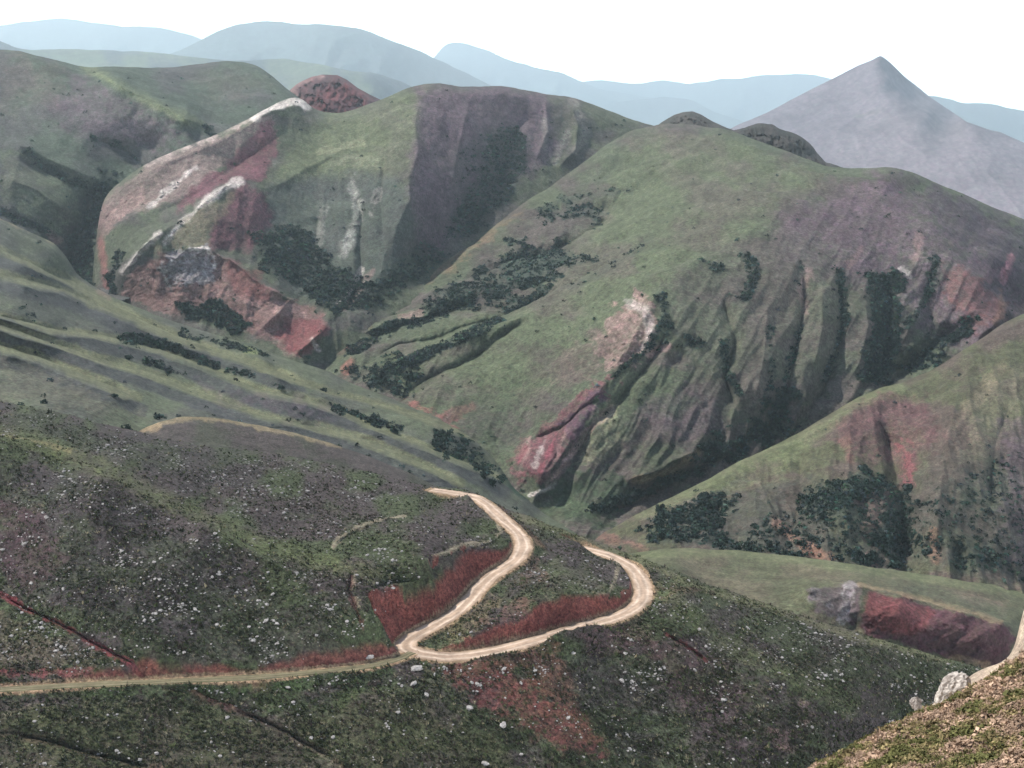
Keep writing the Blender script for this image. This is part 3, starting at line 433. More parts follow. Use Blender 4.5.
# grassy terraces on the left
terr_crests = [[(0, 254), (40, 270), (75, 286), (110, 306), (140, 322), (175, 337), (215, 350)], [(0, 278), (62, 292), (112, 314), (155, 332), (190, 347), (240, 362), (300, 385)],
               [(-60, 300), (0, 317), (50, 332), (120, 342), (160, 352), (200, 367), (237, 383), (256, 392), (306, 403), (343, 415), (366, 428), (393, 438), (431, 451), (468, 466), (506, 484)],
               [(-60, 312), (0, 330), (50, 345), (100, 362), (150, 375), (200, 394), (256, 415), (306, 427), (356, 441), (396, 456), (431, 471), (461, 487)],
               [(-60, 335), (0, 350), (37, 360), (87, 380), (140, 400)], [(256, 366), (330, 395), (390, 410), (440, 428), (475, 440)]]
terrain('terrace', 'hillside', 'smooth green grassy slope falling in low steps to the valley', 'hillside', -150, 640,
        [(-150, 150), (-60, 190), (0, 218), (30, 232), (55, 243), (68, 258), (76, 274), (100, 290), (115, 299), (150, 312), (180, 324), (215, 334), (250, 344), (290, 359), (330, 372), (350, 382), (380, 394), (400, 402), (430, 414), (455, 428), (475, 440), (492, 455), (503, 470), (512, 486), (540, 510), (600, 550), (640, 580)],
        [(-150, 440), (100, 460), (300, 500), (480, 560), (640, 640)],
        [(-150, 150, 1050), (0, 218, 1010), (55, 243, 1050), (76, 274, 1030), (100, 290, 1010), (200, 329, 965), (300, 362, 930), (350, 382, 905), (400, 402, 865), (475, 440, 785), (503, 470, 745), (540, 510, 690), (600, 550, 620), (0, 250, 890), (60, 290, 860), (150, 335, 830), (250, 370, 800), (330, 395, 790),
         (-150, 350, 500), (0, 395, 430), (0, 330, 575), (0, 290, 710), (100, 400, 470), (100, 350, 640), (200, 380, 690), (200, 410, 545), (300, 420, 610), (300, 400, 700), (400, 450, 610), (400, 425, 730), (460, 480, 580), (460, 455, 680), (520, 515, 570), (560, 540, 530), (-150, 250, 740), (100, 455, 380), (300, 490, 420), (480, 550, 440), (640, 630, 400)],
        M_valley, (.082, .096, .064), (.074, .080, .066), 70, step=1.2, rough=(2.5, 60), gul=(1.15, 40, 160, 3.0),
        strokes=[('step', c, 6, 26 if i in (3, 4) else 42) for i, c in enumerate(terr_crests)] + [('gully', [(400, 425), (402, 440)], 6, 8), ('gully', [(430, 432), (470, 452), (495, 470)], 7, 16)],
        paint=[('line', [(x, y + 9) for x, y in c], (.046, .049, .052), .9, 5, .4, 12) for c in terr_crests[:5]] + [('line', [(x, y - 3) for x, y in c], (.125, .132, .076), .8, 3, .4, 8) for c in terr_crests] +  # shade painted dark on the risers, sunlight painted pale on the treads
              [('line', [(125, 339), (165, 345), (190, 355), (215, 367)], SHRUB, .85, 3, 1, 8), ('line', [(145, 362), (165, 368), (182, 376)], SHRUB, .7, 3, 1, 6), ('line', [(185, 334), (220, 343), (256, 350), (270, 358)], SHRUB, .75, 3, 1, 6), ('line', [(228, 370), (256, 380)], SHRUB, .6, 3, 1, 5), ('line', [(335, 410), (350, 414), (365, 419)], SHRUB, .85, 3, .8, 6), ('line', [(372, 422), (395, 430), (400, 432)], SHRUB, .6, 4, .8, 9), ('poly', [(430, 432), (455, 436), (490, 458), (502, 475), (505, 485), (470, 462), (440, 448)], SHRUB, .6, 5), ('line', [(20, 310), (30, 316)], SHRUB, .4, 4, 1, 8), ('poly', [(200, 384), (280, 398), (340, 412), (300, 420), (230, 400)], PURPLE, .35, 10),
               ('line', [(505, 478), (515, 488), (530, 496)], (.025, .05, .035), .9, 4, .6, 9), ('line', [(0, 216), (20, 226), (52, 240)], TAN, .4, 3, .8, 5), ('line', [(100, 290), (110, 296)], PINK, .5, 3, .8, 4), ('line', [(245, 350), (256, 352)], (.2, .24, .09), .6, 3, .8, 5), ('poly', [(0, 360), (80, 385), (140, 415), (60, 410), (0, 398)], (.11, .105, .075), .5, 10)])

# pale green fan and the red spur below it
terrain('fan', 'hillside', 'pale green fan with a dark red bank across the ravine', 'hillside', 540, 1174,
        [(540, 590), (600, 560), (640, 552), (665, 549), (690, 548.5), (740, 551), (800, 557), (880, 568), (960, 580), (1024, 590), (1174, 615)],
        [(540, 640), (700, 640), (1174, 740)],
        [(600, 560, 580), (640, 552, 580), (740, 551, 580), (900, 571, 590), (1024, 590, 610), (1174, 615, 640), (660, 575, 450), (700, 580, 480), (768, 600, 455), (720, 565, 520), (800, 575, 510), (810, 590, 455), (860, 587, 462), (900, 596, 460), (960, 611, 458), (1003, 623, 455), (900, 580, 520), (1000, 605, 520), (810, 612, 438), (850, 625, 441), (900, 641, 439), (1000, 667, 446), (950, 655, 440), (1040, 640, 490), (1174, 660, 500), (1174, 730, 440), (700, 635, 400), (900, 700, 415), (560, 630, 400)],
        M_valley, (.085, .09, .056), (.10, .092, .064), 50, step=1.1, rough=(1.5, 30), gul=(1.1, 40, 120, 2),
        strokes=[('crest', [(770, 596), (812, 590), (860, 587), (900, 596), (960, 611), (1003, 624), (1015, 640)], 7, 9), ('gully', [(900, 583), (960, 592), (1024, 606)], 12, 10)],
        paint=[('poly', [(865, 590), (900, 597), (960, 612), (1004, 625), (1012, 640), (1000, 670), (880, 640), (850, 625), (858, 605)], (.075, .033, .045), .95, 4, .45), ('poly', [(866, 590), (905, 600), (935, 612), (915, 640), (870, 630), (860, 610)], (.15, .05, .05), .75, 8, .45), ('poly', [(808, 590), (862, 587), (862, 625), (815, 612)], (.09, .07, .08), .8, 4, .45), ('line', [(850, 588), (846, 600), (843, 618)], (.27, .245, .255), .7, 3, 1.4, 9), ('line', [(815, 592), (812, 600), (830, 606)], (.2, .18, .19), .6, 3, 1.4, 6), ('line', [(866, 590), (862, 612), (858, 625)], (.05, .07, .04), .8, 3, .7, 6, .45),
               ('line', [(640, 553), (740, 553), (880, 571), (1024, 594)], LGREEN, .6, 6, .5, 9, .45), ('line', [(860, 585), (900, 594), (960, 609), (1000, 621)], TAN, .55, 2, .6, 4, .45), ('poly', [(950, 590), (1010, 598), (1005, 610), (960, 602)], (.2, .15, .12), .5, 6, .45), ('poly', [(880, 580), (950, 590), (1010, 610), (1000, 620), (930, 600)], (.06, .075, .05), .5, 6, .45), ('line', [(955, 662), (985, 668)], TAN, .7, 5, .7, 12, .45)])

# hump behind the near hillside
terrain('hump', 'hillside', 'low rounded hump with its sunlit crest painted pale behind the stony hillside', 'hillside', 90, 520,
        [(90, 465), (120, 442), (145, 428), (160, 421), (180, 417), (210, 417), (256, 425), (300, 434), (340, 446), (380, 461), (410, 473), (440, 489), (520, 530)],
        [(90, 490), (300, 520), (520, 580)],
        [(120, 442, 415), (160, 421, 425), (210, 417, 430), (300, 434, 425), (380, 461, 415), (440, 489, 400), (520, 530, 390), (160, 445, 380), (210, 450, 375), (300, 470, 370), (380, 490, 368), (440, 520, 355), (300, 515, 345), (500, 570, 340)],
        M_near, (.05, .052, .04), (.06, .052, .05), 30, step=1.1, rough=(.8, 14), paint=[('line', [(145, 428), (162, 421), (180, 418), (210, 418), (256, 426), (300, 435), (340, 447)], (.22, .18, .11), .8, 3, .6, 5), ('line', [(140, 430), (155, 428)], TAN, .6, 4, .8, 9)], strokes=[('crest', [(145, 428), (180, 417), (256, 425), (340, 446)], 7, 8)])  # sunlit rim of the hump painted into the colour along the crest

# ------------------------------------------------------------------ near hillside with the road
Zr = -118.0
ROAD = [(432, 489.5, -119.5), (445, 491.5, -119), (460, 494, -118.5), (475, 497.5, -118), (486, 504, -117), (494, 511, -116.5), (503, 519, -116), (513, 528, -116), (521, 538, -116), (523, 547, -116.2), (517, 559, -116.5), (506, 567, -116.8), (493, 575, -117), (481, 586, -117.3), (470, 599, -117.7), (455, 613, -118.2), (437, 624, -118.7), (420, 633, -119.2), (408, 641, -119.5), (406, 647, -119.6), (415, 652, -119.7), (432, 655, -120), (452, 656.5, -120.3), (484, 653, -120.6), (526, 643, -121.2), (572, 629.5, -122.3), (610, 619, -123.3), (633, 609, -124), (643, 596, -124.6), (641, 581, -125.2), (632, 568, -126), (615, 558, -127), (598, 552, -128), (580, 547, -129)]
TRACK = [(412, 652, -119.6), (395, 659, -119.1), (360, 667, -118.4), (300, 673, -117.5), (250, 677, -117), (160, 681, -116.3), (80, 684.5, -115.8), (0, 689, -115.2), (-80, 693, -115), (-150, 697, -115)]
def world_line(pts, n):
    P = np.array(pts, float); W = at_z(P[:, 0], P[:, 1], P[:, 2])
    t = np.concatenate([[0], np.cumsum(np.linalg.norm(np.diff(W, axis=0), axis=1))])
    q = np.linspace(0, t[-1], n)
    # Catmull-Rom
    k = np.clip(np.searchsorted(t, q, 'right') - 1, 0, len(t) - 2); s = ((q - t[k]) / (t[k + 1] - t[k]))[:, None]
    p0 = W[np.maximum(k - 1, 0)]; p1 = W[k]; p2 = W[k + 1]; p3 = W[np.minimum(k + 2, len(W) - 1)]
    out = .5 * (2 * p1 + (p2 - p0) * s + (2 * p0 - 5 * p1 + 4 * p2 - p3) * s ** 2 + (3 * p1 - p0 - 3 * p2 + p3) * s ** 3)
    for _ in range(2):
        out[1:-1] = (out[:-2] + 2 * out[1:-1] + out[2:]) / 4
    return out
RW = world_line(ROAD, 240); TW = world_line(TRACK, 160)
def bench(d):
    X, Y, Z, C, PX, PY = d['X'], d['Y'], d['Z'], d['C'], d['PX'], d['PY']
    # two low spoil mounds on the outer edge of the road
    Z += 1.9 * np.exp(-((PX - 468) / 7) ** 2 - ((PY - 501) / 3.2) ** 2) + 1.3 * np.exp(-((PX - 618) / 10) ** 2 - ((PY - 568) / 4) ** 2)
    d['road'] = np.full(X.shape, 1e9)
    for W, hw, cut in ((RW, 2.3, 1.7), (TW, 1.35, 1.5)):
        lo, hi = W.min(0) - 25, W.max(0) + 25
        m = (X > lo[0]) & (X < hi[0]) & (Y > lo[1]) & (Y < hi[1])
        x, y, z = X[m], Y[m], Z[m]
        best = np.full(x.shape, 1e9); rz = np.zeros(x.shape)
        for i in range(len(W) - 1):
            ax, ay, az_ = W[i]; bx, by, bz = W[i + 1]; dx, dy = bx - ax, by - ay
            t = np.clip(((x - ax) * dx + (y - ay) * dy) / (dx * dx + dy * dy + 1e-9), 0, 1)
            q = np.hypot(x - ax - t * dx, y - ay - t * dy); k = q < best
            best = np.where(k, q, best); rz = np.where(k, az_ + t * (bz - az_), rz)
        n_ = fbm(x / 3.5, y / 3.5, 4)
        e = np.maximum(best - hw - .25, 0)
        up = rz - .12 + e * cut * (1 + .5 * n_); dn = rz - .12 - e * .8 * (1 + .4 * n_) - 60 * smooth(5, 11, e)
        z2 = np.clip(z, dn, up)
        cutm = smooth(.25, .9, z - up); fillm = smooth(.2, .9, dn - z)
        z2 = z2 - .22 * cutm * np.abs(fbm(x / 1.3, z2 / 2.5, 3))
        c = C[m]
        on = (best < hw + .6)
        rc = np.array((.14, .048, .041)) * (1 + .3 * fbm(x / 2.2, z2 / .9, 3) + .25 * fbm(x / .9, y / .9, 2))[:, None]
        fc = np.array((.17, .085, .065)) * (1 + .5 * n_)[:, None]
        if hw > 2: kk = np.maximum(cutm * smooth(4.0, 2.8, e + 2 * n_), smooth(.05, .4, z - z2) * smooth(.35, .6, d['bare'][m]))[:, None]; c = c * (1 - kk) + rc * kk
        else: kk = (.8 * cutm * smooth(2.4, .9, e + 2 * n_))[:, None]; c = c * (1 - kk) + rc * kk
        k = .5 * fillm * smooth(7, 3, e) * smooth(.3, -.1, n_); c = c * (1 - k[:, None]) + fc * k[:, None]
        c[on] = np.array((.24, .17, .11))
        Z[m] = z2; C[m] = c
        d['road'][m] = np.minimum(d['road'][m], best - hw)
        cutall = np.zeros(X.shape); cutall[m] = cutm; d['cut'] = np.maximum(d.get('cut', 0), cutall)
rd = [(p[0], p[1], float(at_z(p[0], p[1], p[2])[1])) for p in ROAD[::2] + TRACK[::2]]
def level(pts):                 # distances noted against a level sight line, corrected for the tilt of the view
    return [(x, y, Y * ((y - 80) / F) / -float(ray(x, y)[1])) for x, y, Y in pts]
ditches = [[(333, 549), (340, 541), (352, 533), (375, 523), (405, 516)], [(430, 560), (446, 553), (471, 546), (493, 540), (502, 529), (498, 518)], [(529, 616), (552, 609), (579, 603), (609, 594), (615, 581), (619, 567)]]
terrain('near', 'hillside', 'dark stony hillside carrying the dirt road', 'hillside', -150, 1174,
        [(-150, 385), (0, 401), (60, 413), (130, 430), (200, 446), (256, 451), (300, 458), (360, 470), (400, 480), (425, 486), (445, 488), (470, 491), (490, 500), (512, 511), (560, 528), (600, 543), (650, 560), (700, 582), (768, 604), (850, 631), (950, 660), (1024, 680), (1174, 730)],
        [(-150, 860), (700, 860), (1174, 860)],
        rd + level([(0, 768, 218), (100, 768, 220), (300, 768, 225), (512, 768, 238), (0, 720, 227), (100, 722, 228), (300, 720, 235), (430, 700, 246), (560, 768, 241), (640, 768, 251), (560, 710, 254), (500, 690, 253), (640, 680, 270), (600, 650, 272), (700, 680, 274), (680, 630, 283), (720, 640, 288), (760, 750, 262), (760, 700, 273), (800, 670, 291), (820, 720, 277), (880, 690, 302), (900, 768, 291),
              (0, 640, 247), (0, 600, 256), (0, 540, 270), (0, 500, 281), (0, 440, 300), (0, 430, 318), (0, 401, 345), (-150, 690, 232), (-150, 500, 280), (-150, 385, 345), (100, 650, 243), (100, 560, 261), (100, 475, 285), (100, 462, 308), (100, 425, 346), (200, 650, 244), (200, 580, 258), (200, 530, 272), (200, 515, 292), (200, 470, 325), (200, 446, 350),
              (300, 640, 249), (300, 590, 262), (300, 560, 278), (300, 520, 306), (300, 458, 356), (350, 590, 265), (350, 545, 288), (372, 597, 263), (380, 630, 256), (385, 590, 269), (425, 583, 271.5), (455, 580, 275.6), (478, 572, 282.6), (500, 556, 296), (512, 544, 306), (420, 560, 277), (420, 540, 288), (450, 558, 283), (400, 480, 362), (440, 505, 342), (480, 525, 322), (495, 542, 302), (480, 554, 291), (445, 488, 372), (490, 500, 356), (512, 511, 352), (560, 528, 345), (600, 543, 340), (650, 560, 325), (700, 582, 326), (768, 604, 322), (850, 631, 322), (950, 660, 332), (1174, 730, 345),
              (560, 570, 296), (600, 590, 289.6), (500, 632, 262), (540, 624, 267), (580, 616, 273), (606, 606, 282), (622, 594, 293), (550, 600, 278), (560, 585, 286), (540, 575, 293.7), (520, 592, 282), (480, 625, 266), (665, 600, 296), (690, 592, 305), (800, 640, 305), (1024, 740, 310), (700, 855, 236), (0, 855, 195), (1174, 855, 290)]),
        M_near, (.052, .064, .035), (.058, .048, .048), 40, step=1.0, rough=(1.6, 22), sil=.8,
        strokes=[('crest', [(0, 437), (60, 452), (100, 470), (150, 497), (200, 524), (260, 558), (330, 592)], 10, 5), ('gully', [(0, 592), (40, 614), (75, 635), (110, 655), (145, 668)], 3, 3), ('gully', [(165, 684), (195, 692), (230, 706), (256, 716), (290, 732), (330, 756), (345, 768)], 3, 2.5), ('gully', [(0, 735), (60, 746), (110, 760), (160, 770)], 4, 2.5), ('gully', [(665, 633), (685, 645), (706, 657)], 2.5, 3), ('gully', [(352, 575), (349, 592), (357, 612), (362, 626)], 2.2, 2.5), ('gully', [(450, 668), (455, 680)], 2, 1.5)] +
                [('step', [(366, 594), (385, 589), (425, 582), (455, 579), (478, 571), (500, 555), (512, 543)], 5, 3.0), ('step', [(470, 639), (500, 629), (540, 625), (580, 617), (606, 607), (622, 595)], 4, 2.2)] + [('crest', c, 1.8, 1.2) for c in ditches] + [('gully', [(x, y + 4) for x, y in c], 2, 1.4) for c in ditches],
        paint=[('poly', [(0, 460), (80, 480), (180, 530), (260, 590), (290, 650), (140, 640), (40, 600), (0, 590)], (.036, .033, .035), .75, 14), ('poly', [(0, 500), (40, 510), (70, 560), (30, 590), (0, 580)], (.062, .032, .040), .6, 14), ('poly', [(0, 403), (130, 434), (260, 455), (270, 480), (200, 490), (100, 455), (0, 425)], (.042, .040, .040), .6, 8), ('line', [(0, 434), (50, 448), (95, 465), (150, 492), (200, 516), (260, 545), (330, 568), (380, 578)], (.088, .102, .046), .7, 10, .9, 15), ('line', [(0, 436), (40, 444), (70, 452)], (.17, .15, .08), .8, 3, .5, 4),
               ('poly', [(230, 600), (370, 600), (390, 650), (250, 665), (180, 655)], (.055, .072, .038), .55, 12), ('poly', [(0, 610), (60, 640), (120, 672), (0, 672)], (.10, .085, .06), .7, 6), ('line', [(0, 592), (40, 614), (75, 635), (110, 655), (148, 670)], (.17, .04, .05), .9, 2, .7, 5.5), ('line', [(0, 674), (60, 674), (130, 673)], (.14, .045, .05), .85, 3, .8, 7), ('line', [(160, 671), (200, 669), (250, 670)], (.12, .05, .05), .5, 3, 1, 5), ('line', [(165, 684), (195, 692), (230, 706), (256, 716), (290, 732), (330, 756), (345, 768)], (.11, .06, .06), .8, 3, .9, 5), ('line', [(0, 735), (60, 746), (110, 760), (160, 770)], (.10, .05, .05), .8, 3, .9, 6), ('line', [(290, 668), (340, 663), (390, 652)], (.15, .06, .06), .7, 3, .8, 6),
               ('line', [(0, 695), (80, 691), (160, 689), (250, 685), (330, 680), (390, 675)], (.045, .075, .028), .75, 4, .9, 12), ('poly', [(0, 705), (150, 695), (260, 720), (400, 690), (500, 740), (520, 768), (520, 860), (-140, 860), (-140, 705)], (.068, .068, .038), .7, 14), ('poly', [(200, 690), (300, 690), (390, 690), (330, 705), (240, 705)], (.05, .08, .03), .5, 8), ('line', [(270, 720), (310, 745), (340, 768)], (.17, .14, .11), .55, 2, .8, 4),
               ('poly', [(425, 664), (470, 664), (510, 668), (545, 690), (575, 715), (612, 750), (585, 758), (545, 735), (500, 715), (455, 690)], (.115, .042, .040), .92, 9, 1), ('poly', [(480, 660), (560, 640), (570, 690), (610, 745), (560, 720), (520, 675)], (.125, .06, .042), .7, 8), ('line', [(450, 664), (455, 682)], (.05, .025, .025), .8, 1.5, .5, 3.5),
               ('poly', [(580, 640), (640, 620), (660, 650), (620, 660), (590, 660)], (.10, .055, .06), .6, 8), ('poly', [(640, 640), (690, 640), (760, 690), (740, 740), (700, 720), (660, 680)], (.068, .042, .045), .65, 14), ('line', [(665, 633), (685, 645), (706, 657)], (.13, .03, .035), .85, 1.5, .6, 4), ('poly', [(700, 700), (760, 690), (790, 720), (760, 768), (680, 768)], (.068, .050, .057), .6, 14), ('line', [(770, 735), (790, 750)], PINK, .6, 4, 1, 9), ('line', [(800, 700), (812, 718), (790, 735)], PINK, .35, 3, 1, 8), ('poly', [(560, 650), (640, 660), (690, 720), (680, 768), (620, 768), (600, 720)], (.07, .075, .06), .4, 12),
               ('line', [(660, 595), (690, 610), (720, 640), (770, 665), (820, 690), (850, 705)], (.085, .102, .046), .65, 9, .9, 16), ('poly', [(680, 600), (740, 597), (850, 640), (940, 665), (860, 690), (760, 640)], (.048, .052, .038), .5, 12), ('line', [(512, 514), (560, 531), (600, 547), (650, 566), (700, 588), (768, 608), (850, 634), (950, 662)], (.12, .12, .065), .7, 5, .6, 7), ('line', [(655, 590), (680, 590), (712, 593)], (.085, .06, .045), .8, 2, .6, 4), ('poly', [(650, 590), (680, 590), (662, 602)], (.12, .095, .06), .7, 4),
               ('poly', [(510, 575), (560, 560), (600, 570), (605, 590), (550, 605), (520, 605)], (.085, .09, .055), .5, 8), ('poly', [(430, 640), (470, 605), (490, 592), (505, 600), (480, 632), (450, 645)], (.15, .125, .075), .75, 5), ('poly', [(520, 560), (540, 560), (545, 580), (520, 590)], (.11, .065, .055), .6, 6), ('poly', [(480, 635), (510, 600), (540, 605), (530, 618), (500, 635)], (.10, .05, .045), .7, 5)] +
              [('line', c, (.21, .185, .135), .85, 1.2, .5, 3.2) for c in ditches] + [('poly', [(366, 595), (385, 590), (425, 583), (450, 585), (478, 574), (500, 558), (513, 546), (516, 552), (508, 562), (488, 574), (474, 588), (458, 604), (436, 618), (412, 630), (396, 637), (382, 622)], (.14, .049, .042), .97, 2.5, .3), ('poly', [(470, 640), (500, 630), (540, 626), (580, 618), (606, 608), (622, 596), (630, 578), (636, 584), (637, 600), (625, 608), (600, 616), (565, 626), (520, 637), (470, 650), (445, 652)], (.14, .049, .042), .95, 2.5, .6), ('poly', [(250, 668), (330, 664), (395, 648), (404, 652), (390, 659), (330, 668), (255, 674)], (.15, .055, .055), .75, 3, .4), ('line', [(352, 575), (349, 592), (357, 612), (362, 626)], (.12, .05, .05), .7, 1.5, .6, 4), ('line', [(356, 572), (353, 590), (361, 612)], (.2, .16, .12), .6, 1.2, .5, 2.2)],
        post=bench)

# ------------------------------------------------------------------ close slope at the lower right and the pale bank behind it
terrain('bank', 'earth_bank', 'bare pale earth bank at the right edge above the close slope', 'bank', 640, 2300,
        [(640, 900), (760, 820), (850, 766), (905, 727), (930, 706), (945, 694), (960, 684), (975, 673), (985, 668), (1000, 663), (1010, 656), (1016, 643), (1020, 624), (1026, 602), (1036, 584), (1060, 560), (1110, 528), (1200, 490), (1350, 455), (1600, 430), (2300, 420)], [(640, 1200), (1174, 1000), (2300, 900)],
        [(640, 900, 46), (760, 820, 47), (905, 727, 49), (960, 684, 50), (1000, 663, 50), (1016, 643, 50), (1026, 602, 51), (1060, 560, 53), (1200, 490, 56), (1600, 430, 60), (2300, 420, 66), (940, 735, 44), (1000, 700, 44), (1024, 660, 45), (1100, 590, 48), (1200, 540, 50), (1600, 500, 52), (2300, 500, 56), (1000, 800, 36), (1200, 700, 40), (1600, 650, 43), (2300, 650, 47), (700, 1000, 35), (1000, 1000, 27), (1600, 880, 33), (2300, 880, 37)],
        M_fore, (.38, .31, .24), (.30, .24, .19), 25, step=1.4, rough=(.25, 4), sil=.5, edge_sm=2.0, back=.6)
terrain('close', 'hillside', 'close grassy brown slope at the lower right', 'hillside', 560, 2300,
        [(560, 930), (700, 835), (760, 800), (800, 777), (820, 763), (850, 747), (900, 721), (945, 702), (985, 679), (1010, 664), (1024, 654), (1100, 606), (1174, 568), (1300, 520), (1500, 480), (1800, 455), (2300, 445)], [(560, 1500), (2300, 1500)],
        [(560, 930, 29), (700, 835, 31), (800, 776, 35), (900, 721, 37), (985, 679, 38), (1024, 654, 38.5), (1174, 568, 41), (1300, 520, 43), (1500, 480, 45), (1800, 455, 48), (2300, 445, 52), (800, 850, 26), (900, 768, 31), (1024, 700, 33.5), (1024, 768, 28), (950, 740, 32.5), (900, 850, 24), (1024, 850, 22.5), (1174, 700, 30), (1300, 640, 32), (1600, 600, 34), (2300, 600, 37), (1174, 850, 21), (1300, 850, 20.5), (1600, 850, 21), (2300, 850, 22), (700, 1100, 15), (1000, 1100, 12.8), (1300, 1100, 12), (2300, 1100, 12.5), (560, 1500, 7.2), (1000, 1500, 6.2), (1400, 1500, 6), (2300, 1500, 6)],
        M_fore, (.30, .215, .135), (.19, .155, .075), 22, step=1.9, rough=(.5, 3.5), sil=1.0, roll=.02, back=.3,
        paint=[('line', [(830, 765), (900, 728), (960, 700), (1010, 672), (1024, 660)], (.30, .2, .15), .65, 8, 1, 16), ('poly', [(870, 768), (950, 730), (1024, 700), (1024, 900), (870, 900)], (.13, .12, .045), .6, 14)])

# ------------------------------------------------------------------ roads
m_road, n_, l_, b_ = new_mat('dirt_road')
uv = n_.new('ShaderNodeAttribute'); uv.attribute_name = 'Col'
tcn = n_.new('ShaderNodeTexCoord'); t1 = n_.new('ShaderNodeTexNoise'); t1.inputs['Scale'].default_value = .8; t1.inputs['Detail'].default_value = 8; t1.inputs['Roughness'].default_value = .7
l_.new(tcn.outputs['Object'], t1.inputs['Vector'])
mr = n_.new('ShaderNodeMapRange'); mr.inputs['From Min'].default_value = .3; mr.inputs['From Max'].default_value = .7; mr.inputs['To Min'].default_value = .75; mr.inputs['To Max'].default_value = 1.25
l_.new(t1.outputs['Fac'], mr.inputs['Value']); vs = n_.new('ShaderNodeVectorMath'); vs.operation = 'SCALE'
l_.new(uv.outputs['Color'], vs.inputs[0]); l_.new(mr.outputs[0], vs.inputs['Scale']); l_.new(vs.outputs[0], b_.inputs['Base Color'])
bpn = n_.new('ShaderNodeBump'); bpn.inputs['Strength'].default_value = .5; bpn.inputs['Distance'].default_value = .15; l_.new(t1.outputs['Fac'], bpn.inputs['Height']); l_.new(bpn.outputs[0], b_.inputs['Normal'])
def road(name, label, W, hw, c_mid, c_rut, c_edge, nc=23, lift=0.0):
    W = np.repeat(W, 1, 0)
    T_ = np.gradient(W[:, :2], axis=0); T_ /= np.linalg.norm(T_, axis=1)[:, None]; N_ = np.stack([-T_[:, 1], T_[:, 0]], 1)
    s = np.linspace(-1, 1, nc)
    arc = np.concatenate([[0], np.cumsum(np.linalg.norm(np.diff(W[:, :2], axis=0), axis=1))])
    wid = hw * (1 + .22 * fbm(arc / 9, arc * 0 + 2.2, 3) + .16 * fbm(arc / 1.6, arc * 0 + 8.2, 3))
    X = W[:, 0:1] + N_[:, 0:1] * s * wid[:, None]; Y = W[:, 1:2] + N_[:, 1:2] * s * wid[:, None]
    A = np.broadcast_to(arc[:, None], X.shape); Sx = np.broadcast_to(s, X.shape)
    wob = .09 * fbm(A / 14, A * 0, 3)
    rut = np.exp(-((np.abs(Sx + wob) - .42) / .13) ** 2)
    edge = smooth(.72, 1, np.abs(Sx) + .25 * fbm(A / 2.5, Sx * 2 + 7, 3))
    Z = W[:, 2:3] + .03 + lift - .05 * rut - .14 * np.abs(Sx) ** 6 + .05 * fbm(X / 1.2, Y / 1.2, 3)
    C = np.array(c_mid) * (1 - rut[..., None]) + np.array(c_rut) * rut[..., None]
    C = C * (1 - edge[..., None]) + np.array(c_edge) * edge[..., None]
    C = C * (1 + .5 * fbm(A / 4, Sx * 3, 5))[..., None]
    R, K = X.shape; idx = np.arange(R * K).reshape(R, K)
    f = np.stack([idx[:-1, :-1], idx[:-1, 1:], idx[1:, 1:], idx[1:, :-1]], -1).reshape(-1, 4)
    return link(name, make_mesh(name, np.stack([X, Y, Z], -1).reshape(-1, 3), f, C.reshape(-1, 3), m_road), label, 'road', 'structure')
road('dirt_road', 'pale tan dirt road winding in a double bend across the hillside', world_line(ROAD, 900), 2.3, (.36, .265, .195), (.50, .395, .31), (.22, .155, .10))
road('track', 'faint grassy track leading left from the road bend', world_line(TRACK, 500), 1.2, (.13, .12, .07), (.20, .165, .11), (.085, .085, .045), lift=-.05)

# ------------------------------------------------------------------ shrubs, stones, tufts
def sample(key, weight, n, frame=True):
    d = LAYERS[key]; wgt = weight(d).copy()
    if frame: wgt[(d['PX'] < -20) | (d['PX'] > 1044) | (d['PY'] > 790)] *= .25
    wgt = wgt.ravel(); p = wgt / wgt.sum()
    i = rng.choice(len(p), n, p=p)
    P = d['P'].reshape(-1, 3)[i]
    return P, np.stack([d['PX'].ravel()[i], d['PY'].ravel()[i]], 1)
def shrub_proto(k, nl=70):
    """a low shrub: short stems and many small leaf faces in an uneven dome; unit height"""
    r = np.random.default_rng(100 + k)
    d = r.normal(size=(nl, 3)); d /= np.linalg.norm(d, axis=1)[:, None]; d[:, 2] = np.abs(d[:, 2])
    lob = 1 + .35 * np.sin(d[:, 0] * 4 + k) * np.cos(d[:, 1] * 5 + 2 * k)
    c = d * (r.uniform(.45, 1, nl) ** .5 * lob)[:, None] * np.array([.75, .75, .85]); c[:, 2] += .1
    a = r.normal(size=(nl, 3)); a /= np.linalg.norm(a, axis=1)[:, None]
    b = np.cross(a, d + .3 * r.normal(size=(nl, 3))); b /= np.linalg.norm(b, axis=1)[:, None] + 1e-6
    s = r.uniform(.16, .32, nl)[:, None]
    q = np.stack([c - a * s, c + b * s * .8, c + a * s, c - b * s * .8], 1).reshape(-1, 3)
    f = np.arange(nl * 4).reshape(-1, 4)
    return q, f
def stone_proto(k):
    r = np.random.default_rng(300 + k)
    bm = bmesh.new(); bmesh.ops.create_icosphere(bm, subdivisions=2, radius=1)
    for v in bm.verts:
        p = np.array(v.co)
        g = 1 + .25 * math.sin(p[0] * 2.3 + k) * math.cos(p[1] * 2.9 + 2 * k) + .12 * r.normal()
        v.co = (p[0] * g, p[1] * g * .75, p[2] * g * .6)
    # flat broken faces
    for _ in range(4):
        n0 = r.normal(size=3); n0 /= np.linalg.norm(n0)
        for v in bm.verts:
            h = float(np.dot(v.co, n0)) - .62
            if h > 0: v.co -= type(v.co)(n0 * h)
    bm.verts.index_update()
    q = np.array([v.co[:] for v in bm.verts]); f = np.array([[v.index for v in fa.verts] for fa in bm.faces]); bm.free()
    return q, f
